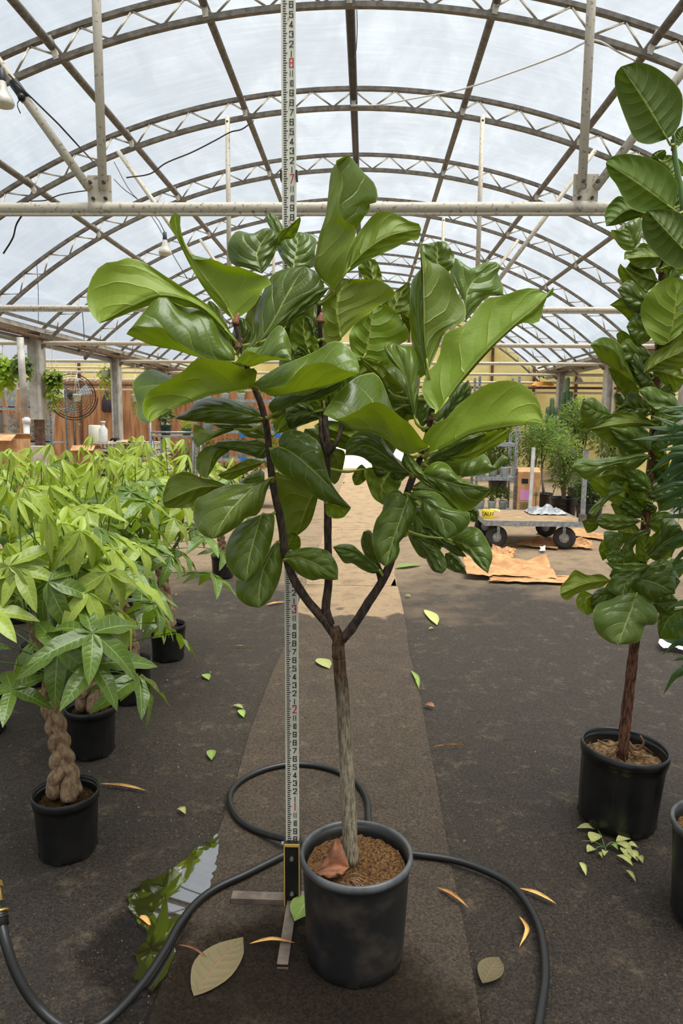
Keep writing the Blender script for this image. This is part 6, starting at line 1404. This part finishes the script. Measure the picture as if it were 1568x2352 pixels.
cactus('second paddle cactus on the bench beside a short column cactus', bx_at(1354, 17.4), 17.4, 1.146, 'paddle', 3)
cactus('short column cactus in a black pot on the bench near the upright fig', bx_at(1396, 17.2), 17.2, 1.146, 'column', 4, .7)
cactus('tallest column cactus on the bench before the yellow wall', bx_at(1299, 17.42), 17.42, 1.146, 'column', 5, 1.35)
bush('dark leafy plant in a black pot at the bench end', (bx_at(1228, 17.1), 17.1, 1.146), .15, .36, 150, MT['darkbush'], MT['black_plastic'], .12, .2, .08, 300)
mb = MB(); 
# ---- heat lamp, orange cloth, dark lean-to panel
hl = thing('heat_lamp', 'white cone heat lamp hanging in front of the yellow wall', 'lamp', (bx_at(1326, 18.74), 18.74, 2.455))
mb = MB(); mb.lathe([(.03, .12), (.04, .10), (.10, .0), (.115, -.02), (.10, -.01), (.03, .09)], 20); mb.build('shade', MT['white_plastic'], hl)
mb = MB(); mb.tube([(0, 0, .1), (0, 0, .155)], .006, 5); mb.build('cord', MT['cable'], hl)
g = atY(1258, 856, 19.4); rnd = random.Random(4); m = MB(); n = 12
for j in range(7):
    for i in range(n + 1):
        m.v.append((g.x + (i / n - .5) * .62, 19.95 + (j / 6 - .5) * .28, 2.40 + .10 * (1 - (2 * j / 6 - 1) ** 2) * (1 - (2 * i / n - 1) ** 4) + rnd.uniform(0, .03)))
for j in range(6):
    for i in range(n): a = j * (n + 1) + i; m.f.append((a, a + 1, a + n + 2, a + n + 1)); m.m.append(0); m.smooth.append(True)
tag(m.build('orange_cloth', MT['orange_cloth']), 'bundle of orange cloth draped over the copper pipe', 'cloth')
mb = MB(); mb.box((6.6, 17.5, 2.98), (3.0, 5.5, .06), 0, 0, Matrix.Rotation(-.06, 3, 'Y')); tag(mb.build('roof_panel', MT['roof_panel']), 'dark weathered roof panel beyond the gutter above the cacti', 'roof panel')
# ================================================================ LEFT BACKGROUND
MT['sleeve'] = (lambda t: t.done((lambda ms: ms.outputs[0])((lambda: (lambda a, b, m_: (t.l(a.outputs[0], m_.inputs[1]), t.l(b.outputs[0], m_.inputs[2]), m_)[2])(t.n('ShaderNodeBsdfTransparent'), t.n('ShaderNodeBsdfPrincipled'), t.n('ShaderNodeMixShader')))())))(NT('clear_plant_sleeve'))
for nd in MT['sleeve'].node_tree.nodes:
    if nd.type == 'MIX_SHADER': nd.inputs[0].default_value = .38
    if nd.type == 'BSDF_PRINCIPLED': nd.inputs['Base Color'].default_value = (.75, .78, .75, 1); nd.inputs['Roughness'].default_value = .15
rack('steel shelf rack of plants wrapped in clear sleeves', -7.6, -5.52, 12.3, 12.95, (.36, .99, 1.60), 1.95)
def sleeved(x, y, z, seed, level, red, nth):
    rnd = random.Random(seed)
    t = thing('sleeved_plant', '%s plant in clear sleeve, %s shelf, %s from the grey column' % ('red flowering' if red else 'leafy green', level, nth), 'potted plant', (x, y, z), 0, 'sleeved plants on the %s shelf' % level)
    small_pot(t, .075, .13, MT['black_plastic'])
    o = leaf_cloud(120, (0, 0, .30), .085, .06, seed, (1, 1, 1.7)).build('foliage', MT['darkbush'], t); o['kind'] = 'stuff'
    mb = MB(); mb.lathe([(.085, .02), (.105, .2), (.135, .42), (.148, .52)], 14, fn=lambda r, z_, q: r * (1 + .05 * sin(5 * q + z_ * 9))); mb.build('sleeve', MT['sleeve'], t)
    if red:
        for k in range(4):
            o = leaf_cloud(9, (rnd.uniform(-.06, .06), rnd.uniform(-.06, .06), .46 + rnd.uniform(0, .06)), .025, .045, seed * 7 + k, shell=0).build('flower', MT['red_petal'], t)
k = 0
for z, lv in ((1.612, 'upper'), (1.002, 'lower')):
    for xi, x in enumerate((-7.3, -6.98, -6.66, -6.34, -6.02, -5.70)):
        k += 1; sleeved(x, 12.55 + .1 * (k % 2), z, 400 + k, lv, (k % 2 == 0), ORD[6 - xi])
# pipes and boxes near the first column
wp = thing('water_riser', 'grey water pipe dropping into a white plastic riser before the sleeved plants', 'pipe', (0, 0, 0))
a, b, c, d = G3(46, 775, 10.4), G3(57, 955, 10.4), G3(60, 958, 10.4), G3(62, 1075, 10.4)
mb = MB(); mb.tube([a, b], .05, 10); mb.build('grey_pipe', MT['post'], wp)
mb = MB(); mb.tube([c, V((d.x, d.y, .0))], .045, 10); mb.tube([c + V((0, 0, -.10)), c + V((0, 0, -.02))], .06, 10); mb.build('white_riser', MT['white_plastic'], wp)
mb = MB(); mb.tube([G3(50, 1003, 10.35), G3(68, 1003, 10.35)], .02, 8); mb.build('blue_valve', MT['blue'], wp)
def carton(label, x, Y, w, d_, h, z=0, rz=0, mat='cardboard', open_=True):
    t = thing('carton', label, 'box', (x, Y, z), rz); mb = MB()
    th = .008
    mb.box((0, 0, th / 2), (w, d_, th)); mb.box((0, -d_ / 2, h / 2), (w, th, h)); mb.box((0, d_ / 2, h / 2), (w, th, h)); mb.box((-w / 2, 0, h / 2), (th, d_, h)); mb.box((w / 2, 0, h / 2), (th, d_, h)); mb.build('body', MT[mat], t)
    for s_ in (-1, 1):
        mb = MB(); mb.box((0, s_ * (d_ / 2 + (.09 if open_ else -.10)), h + (.03 if open_ else .004)), (w, .2, th), 0, 0, Matrix.Rotation(s_ * (-.4 if open_ else 0), 3, 'X')); mb.build('flap', MT[mat], t)
    return t
carton('big cardboard carton on the floor before the sleeved plants', bx_at(8, 9.6), 9.6, .50, .5, 1.15, rz=.1)
carton('paint stained pale carton beside the white riser', bx_at(80, 10.75), 10.75, .34, .34, 1.0, mat='pallet', open_=False)
carton('open cardboard carton in front of the pallet stack', bx_at(196, 12.2), 12.2, .38, .36, .90, rz=.15)
carton('smaller cardboard carton leaning beside the open one', bx_at(278, 12.4), 12.4, .28, .30, .72, rz=-.3)
# pallets
def pallet(z, first):
    t = thing('pallet', 'whitewashed wooden pallet, %s from the floor in the stack' % ORD[first], 'pallet', (-4.55, 13.6, z), 0, 'stacked pallets')
    for i in range(6): mb = MB(); mb.box((0, -.5 + i * .2, .128), (1.25, .12, .02)); mb.build('top_board', MT['pallet'], t)
    for i in range(3): mb = MB(); mb.box((0, -.5 + i * .5, .01), (1.25, .11, .02)); mb.build('bottom_board', MT['pallet'], t)
    for x in (-.56, 0, .56): mb = MB(); mb.box((x, 0, .069), (.09, 1.1, .098)); mb.build('stringer', MT['pallet'], t)
for i in range(7): pallet(i * .14, i + 1)
PTZ = .982
mb = MB(); mb.lathe([(.001, 0), (.115, 0), (.12, .02), (.12, .30), (.10, .32), (.001, .32)], 18); o = mb.build('bucket', MT['rod']); o.location = (bx_at(217, 13.45), 13.45, PTZ); tag(o, 'cream plastic bucket on the pallet stack', 'bucket')
mb = MB(); mb.lathe([(.001, 0), (.075, 0), (.08, .02), (.08, .24), (.04, .30), (.03, .33), (.03, .36), (.045, .365), (.045, .40), (.001, .40)], 16); o = mb.build('spray_bottle', MT['white_plastic']); o.location = (bx_at(236, 13.2), 13.2, PTZ); tag(o, 'white plastic bottle beside the cream bucket on the pallets', 'bottle')
def sheet(label, x, y, z, w, d_, h, rz, seed, mat='cardboard'):
    rnd = random.Random(seed); m = MB(); n = 6
    for j in range(n + 1):
        for i in range(n + 1): m.v.append(((i / n - .5) * w + rnd.uniform(-.02, .02), (j / n - .5) * d_ + rnd.uniform(-.02, .02), h * abs(sin(i * 1.1 + seed)) + rnd.uniform(0, .015)))
    for j in range(n):
        for i in range(n): a = j * (n + 1) + i; m.f.append((a, a + 1, a + n + 2, a + n + 1)); m.m.append(0); m.smooth.append(False)
    o = m.build('flattened_carton', MT[mat]); o.location = (x, y, z); o.rotation_euler = (0, 0, rz); return tag(o, label, 'cardboard')
sheet('flattened brown cardboard sheet lying on the pallet stack', bx_at(307, 13.4), 13.4, PTZ + .003, .52, .6, .04, .1, 1)
sheet('crumpled upright scrap of cardboard on the pallet stack end', bx_at(356, 13.45), 13.45, PTZ + .003, .22, .4, .16, .4, 2)
sheet('black plastic tray heap on the pallet stack', bx_at(263, 13.42), 13.42, PTZ + .003, .16, .26, .08, .2, 3, 'bracket')
sheet('white plastic sheet heaped on the low carton before the pallets', bx_at(309, 11.75), 11.75, .615, .40, .32, .12, .2, 4, 'bag')
carton('low carton full of cardboard scraps before the pallets', bx_at(310, 11.75), 11.75, .42, .34, .58, rz=.1)
# table with pot plants
tb = thing('metal_table', 'pipe legged metal table with green potted plants', 'table', (bx_at(405, 12.0), 12.0, 0))
mb = MB(); mb.box((0, 0, 1.15), (.74, .6, .03)); mb.build('table_top', MT['galv'], tb)
for x in (-.34, .34):
    for y in (-.26, .26): mb = MB(); mb.tube([(x, y, 0), (x, y, 1.14)], .022, 8); mb.build('leg', MT['galv'], tb)
mb = MB(); mb.tube([(-.36, -.3, 1.22), (.36, -.3, 1.22)], .018, 8); mb.build('rail', MT['galv'], tb)
mb = MB(); mb.tube([(-.36, -.3, 0), (-.36, -.3, 1.75)], .022, 8); mb.build('corner_post', MT['galv'], tb)
bush('dark leafy plant in a green pot on the metal table', (bx_at(380, 12.03), 12.03, 1.166), .12, .33, 170, MT['darkbush'], MT['green_plastic'], .10, .17, .09, 500, stem=False, droop=.05)
bush('pale green plant in a light pot on the metal table', (bx_at(428, 11.97), 11.97, 1.166), .09, .21, 120, MT['lime'], MT['cactus'], .085, .12, .055, 501, stem=False)
bush('dark bushy plant on the floor behind the metal table', (bx_at(430, 13.15), 13.15, 0), .33, .70, 260, MT['darkbush'], MT['black_plastic'], .15, .25, .12, 502)
# rack of lime plants behind the fig
rack('slotted steel rack of lime green plants behind the fig crown', -2.75, -1.35, 11.4, 11.95, (.35, .80, 1.25, 1.75), 2.1)
k = 0
for z, lv in ((.36, 'floor level'), (.81, 'second'), (1.26, 'third'), (1.76, 'top')):
    for xi, x in enumerate((-2.6, -2.325, -2.05, -1.775, -1.5)):
        k += 1; bush('lime green plant on the %s shelf behind the fig, %s from the path' % (lv, ORD[5 - xi]), (x, 11.62 + .08 * (k % 2), z), .095, .225, 150, MT['lime'], MT['white_plastic'], .07, .11, .058, 520 + k, group='lime plants %s shelf' % lv, stem=False, squash=(1, 1, 1.25))
for i, (x, y) in enumerate(((648, 1000), (556, 1000), (560, 1056))):
    p = atY(x, y, 11.388); p.z = (1.22, 1.22, .77)[i]; p.x = min(p.x, -1.42); mb = MB(); mb.box((0, 0, .0), (.10, .015, .14)); o = mb.build('plant_tag', MT['blue']); o.location = p
    tag(o, ('blue plant tag hung on the lime rack nearest the trunk', 'blue plant tag on the upper rack shelf edge', 'blue plant tag on the lower rack shelf edge')[i], 'tag')
# fan
fn = thing('drum_fan', 'big round wire caged fan on a stand before the plywood wall', 'fan', (bx_at(170, 17.0), 17.0, 0), .55)
mb = MB(); R = .52; fc = 1.48 + (960 - 915) * 17 / 1620
for i in range(9):
    r = R * (i + 1) / 9
    for s_, dz in ((-1, .10), (1, .10)):
        rr = r; yy = s_ * dz * (1 - (r / R) ** 3) - .0
        mb.tube([(cos(q) * rr, yy, fc + sin(q) * rr) for q in [2 * pi * j / 32 for j in range(33)]], .004 if i < 8 else .012, 4, cap=False)
mb.build('wire_cage', MT['steel_black'], fn)
mb = MB()
for j in range(36):
    q = 2 * pi * j / 36; mb.tube([(0, -.10, fc), (cos(q) * R * .6, -.085, fc + sin(q) * R * .6), (cos(q) * R, 0, fc + sin(q) * R)], .003, 4)
mb.build('cage_spokes', MT['steel_black'], fn)
for j in range(3):
    q = 2 * pi * j / 3 + .4; mb = MB(); a, b = q - .28, q + .34
    mb.add([(cos(a) * .09, -.02, fc + sin(a) * .09), (cos(a) * .44, -.04, fc + sin(a) * .44), (cos(b) * .44, .04, fc + sin(b) * .44), (cos(b) * .09, .02, fc + sin(b) * .09)], [(0, 1, 2, 3)]); mb.build('blade', MT['galv'], fn)
mb = MB(); mb.tube([(0, .02, fc), (0, .3, fc)], .10, 14); mb.build('motor', MT['steel_black'], fn)
mb = MB(); mb.tube([(cos(q) * (R + .05), 0, fc + sin(q) * (R + .05)) for q in [pi + pi * j / 20 for j in range(21)]], .02, 6); mb.tube([(0, 0, fc - R - .05), (0, 0, .02)], .03, 8); mb.box((0, 0, .02), (.6, .6, .04)); mb.build('stand', MT['steel_black'], fn)
mb = MB(); mb.box((-.38, -.16, fc + .05), (.36, .03, .2)); mb.build('name_plate', MT['white_plastic'], fn)
# bag on the wall
bg = thing('hanging_bag', 'dark purple drawstring bag hanging on the plywood wall', 'bag', (bx_at(247, 20.62), 20.62, 0))
zb = 1.48 + (960 - 952) * 20.5 / 1620
mb = MB(); mb.lathe([(.001, 0), (.12, .0), (.17, .06), (.165, .3), (.10, .48), (.04, .56), (.05, .60), (.001, .6)], 16, c=(0, 0, zb)); mb.v = [(x, y * .55, z) for x, y, z in mb.v]; mb.build('sack', MT['purple_cloth'], bg)
mb = MB(); mb.tube([(-.03, 0, zb + .58), (-.02, .09, zb + .75), (.03, 0, zb + .58)], .01, 5); mb.build('drawstring', MT['steel_black'], bg)
# hanging baskets
def basket(label, x, y, Y, r, n, leafm, size, seed, hang, zt=2.62, pot=True, potm='white_plastic', pr=.11, sq=(1, 1, 1)):
    p = atY(x, y, Y); t = thing('hanging_basket', label, 'hanging plant', (p.x, Y, p.z))
    mb = MB(); mb.lathe([(.001, -.13), (pr * .7, -.13), (pr, 0), (pr * 1.06, 0), (pr * 1.06, .02), (pr * .9, .02), (.001, .0)], 18); mb.build('pot', MT[potm], t)
    for k in range(3):
        q = k * 2.1; mb = MB(); mb.tube([(cos(q) * pr, sin(q) * pr, 0), (0, 0, min(.45, zt - p.z))], .004, 4); mb.build('hanger_string', MT['cord_white'], t)
    if zt - p.z > .45: mb = MB(); mb.tube([(0, 0, .44), (0, 0, zt - p.z)], .004, 4); mb.build('hook', MT['cord_white'], t)
    if n: o = leaf_cloud(n, (0, 0, .04), r, size, seed, sq, hang, .7, .8, .2).build('foliage', leafm, t); o['kind'] = 'stuff'
    return t
basket('huge lime pothos basket hanging beside the first grey column', 8, 846, 11.42, .25, 420, MT['lime'], .11, 601, .20, potm='green_plastic', pr=.15)
basket('broad green pothos basket hanging higher behind the lime one', 50, 838, 11.02, .15, 200, MT['bush'], .09, 602, .12, zt=2.612, potm='green_plastic', pr=.14)
basket('golden pothos basket trailing yellow leaves beside the round fan', 122, 866, 11.42, .125, 300, MT['lime'], .085, 603, .45, potm='green_plastic', pr=.12)
basket('white hanging pot with a spilling vine beside the second column', 242, 852, 15.08, .14, 200, MT['lime'], .07, 604, .5, pr=.10)
basket('small white pot on white strings hanging before the fan', 177, 908, 15.08, .07, 16, MT['bush'], .08, 605, .7, pr=.085)
basket('white hanging pot of thin trailing stems beside the bag', 312, 908, 15.08, .10, 60, MT['bush'], .07, 606, .4, pr=.09)
for i, x in enumerate((152, 163, 177, 192, 217, 240)):
    p = atY(x, 832, 16.4); q = atY(x, 872, 16.4); mb = MB(); mb.tube([V((p.x, 16.4, 2.585)), q], .006, 4); mb.tube([q, q + V((.03, 0, -.03)), q + V((.05, 0, .02))], .006, 4)
    tag(mb.build('hanger_hook', MT['cord_white']), 'empty white wire plant hanger, %s counted from the purple bag' % ORD[6 - i], 'hanger', 'empty plant hangers')
mb = MB(); p0, p1 = atY(140, 842, 16.4), atY(330, 842, 16.4); mb.tube([(p0.x - 1.5, 16.4, 2.585), (p1.x, 16.4, 2.585)], .02, 8); tag(mb.build('hanger_rail', MT['steel']), 'pale rail carrying the empty wire hangers', 'rail')

# ================================================================ BULBS AND WIRES OVERHEAD
def bulb(label, x, y, Y, sc, drop):
    p = atY(x, y, Y); t = thing('flood_bulb', label, 'bulb', p)
    mb = MB(); mb.lathe([(.001, -.075), (.035, -.075), (.052, -.068), (.058, -.055), (.05, -.03), (.028, .01), (.02, .05), (.018, .06), (.001, .06)], 20); mb.v = [(a * sc, b * sc, c_ * sc) for a, b, c_ in mb.v]; mb.build('glass', MT['bulb'], t)
    mb = MB(); mb.lathe([(.001, .125), (.015, .12), (.02, .06), (.019, .05), (.001, .05)], 14); mb.v = [(a * sc, b * sc, c_ * sc) for a, b, c_ in mb.v]; mb.build('socket', MT['socket'], t)
    mb = MB(); mb.tube(smooth_path([(0, 0, .12 * sc)] + [tuple(V(q) - p) for q in drop], 10), .004, 5); mb.build('cord', MT['cable'], t)
    return t
bulb('frosted flood bulb hanging by its cord above the broad left fig leaf'.replace(' left', ''), 379, 566, 6.4, 1.0, [atY(360, 500, 6.6), atY(300, 440, 7.2), atY(262, 372, 7.7)])
bulb('frosted flood bulb hanging near the taped strut', 6, 212, 4.0, 1.0, [atY(-10, 120, 4.05), atY(-60, 20, 4.08)])
def cable(label, pts, r=.005, mat='cable', n=40):
    mb = MB(); mb.tube(smooth_path([atY(x, y, Y) for x, y, Y in pts], n), r, 6); return tag(mb.build('cable', MT[mat]), label, 'cable')
cable('black cable running down the taped diagonal strut', [(20, 170, 4.0), (75, 228, 4.04), (120, 270, 4.1), (180, 335, 4.3), (235, 392, 7.0), (240, 388, 7.7)])
cable('thin black cable sagging from the second bay strut to the tie beam', [(262, 412, 7.7), (285, 435, 7.4), (320, 462, 7.2), (360, 515, 6.9), (400, 590, 6.6), (430, 640, 6.5)], .004)
cable('grey cable slung in waves between the second truss and its strut', [(290, 408, 7.65), (345, 399, 7.65), (380, 375, 7.65), (440, 350, 7.65), (495, 322, 7.65), (530, 303, 7.68), (555, 297, 7.68), (582, 277, 7.7)], .007)
cable('black cable lying along the low end of the second truss', [(70, 462, 7.7), (105, 460, 7.7), (140, 447, 7.65), (210, 436, 7.65)], .006)
cable('pale rope stretched from the ridge to a nearer truss', [(805, 242, 7.72), (870, 241, 7.7), (940, 228, 7.4), (1060, 205, 6.9), (1180, 165, 6.4), (1300, 120, 6.0), (1362, 92, 5.9), (1420, 120, 5.95), (1460, 140, 6.2)], .007, 'cord_white', 60)
cable('thin black wire dangling from the ridge of the first truss', [(819, 20, 5.9), (820, 60, 5.9), (818, 110, 6.4), (814, 135, 6.8)], .004)
cable('black cable hanging below the first tie beam beside the frame of the roof', [(55, 488, 4.12), (38, 515, 4.15), (30, 545, 4.2), (8, 582, 4.3)], .005)
cable('thin wire hanging in front of the low trusses on the plywood side', [(84, 600, 9.59), (87, 650, 9.59), (88, 700, 9.59), (88, 740, 9.59)], .004)
cable('thin wire hanging above the pothos baskets', [(189, 715, 11.4), (192, 750, 11.4), (193, 780, 11.4)], .006)
tp_ = thing('tape_knot', 'black tape wrapped and knotted round the diagonal strut', 'tape', (0, 0, 0))
sa, sb = V((XL - .075, TY[0] - .045, BZ + .09)), V((XL - 1.15, TY[0] - .045, ZC + sqrt(RB ** 2 - (XL - 1.15 - XC) ** 2)))
f0 = .50; w0, w1 = sa.lerp(sb, .31), sa.lerp(sb, .37)
mb = MB(); mb.tube([w0, w1], .0285, 12); mb.build('wrap', MT['bracket'], tp_)
k0 = w0 + V((-.01, -.03, 0)); mb = MB(); mb.sphere(k0, .022, 8, 6); mb.tube(smooth_path([k0, k0 + V((-.02, -.01, -.04)), k0 + V((-.005, -.01, -.085))], 6), .008, 5, flat=.3); mb.build('knot', MT['bracket'], tp_)
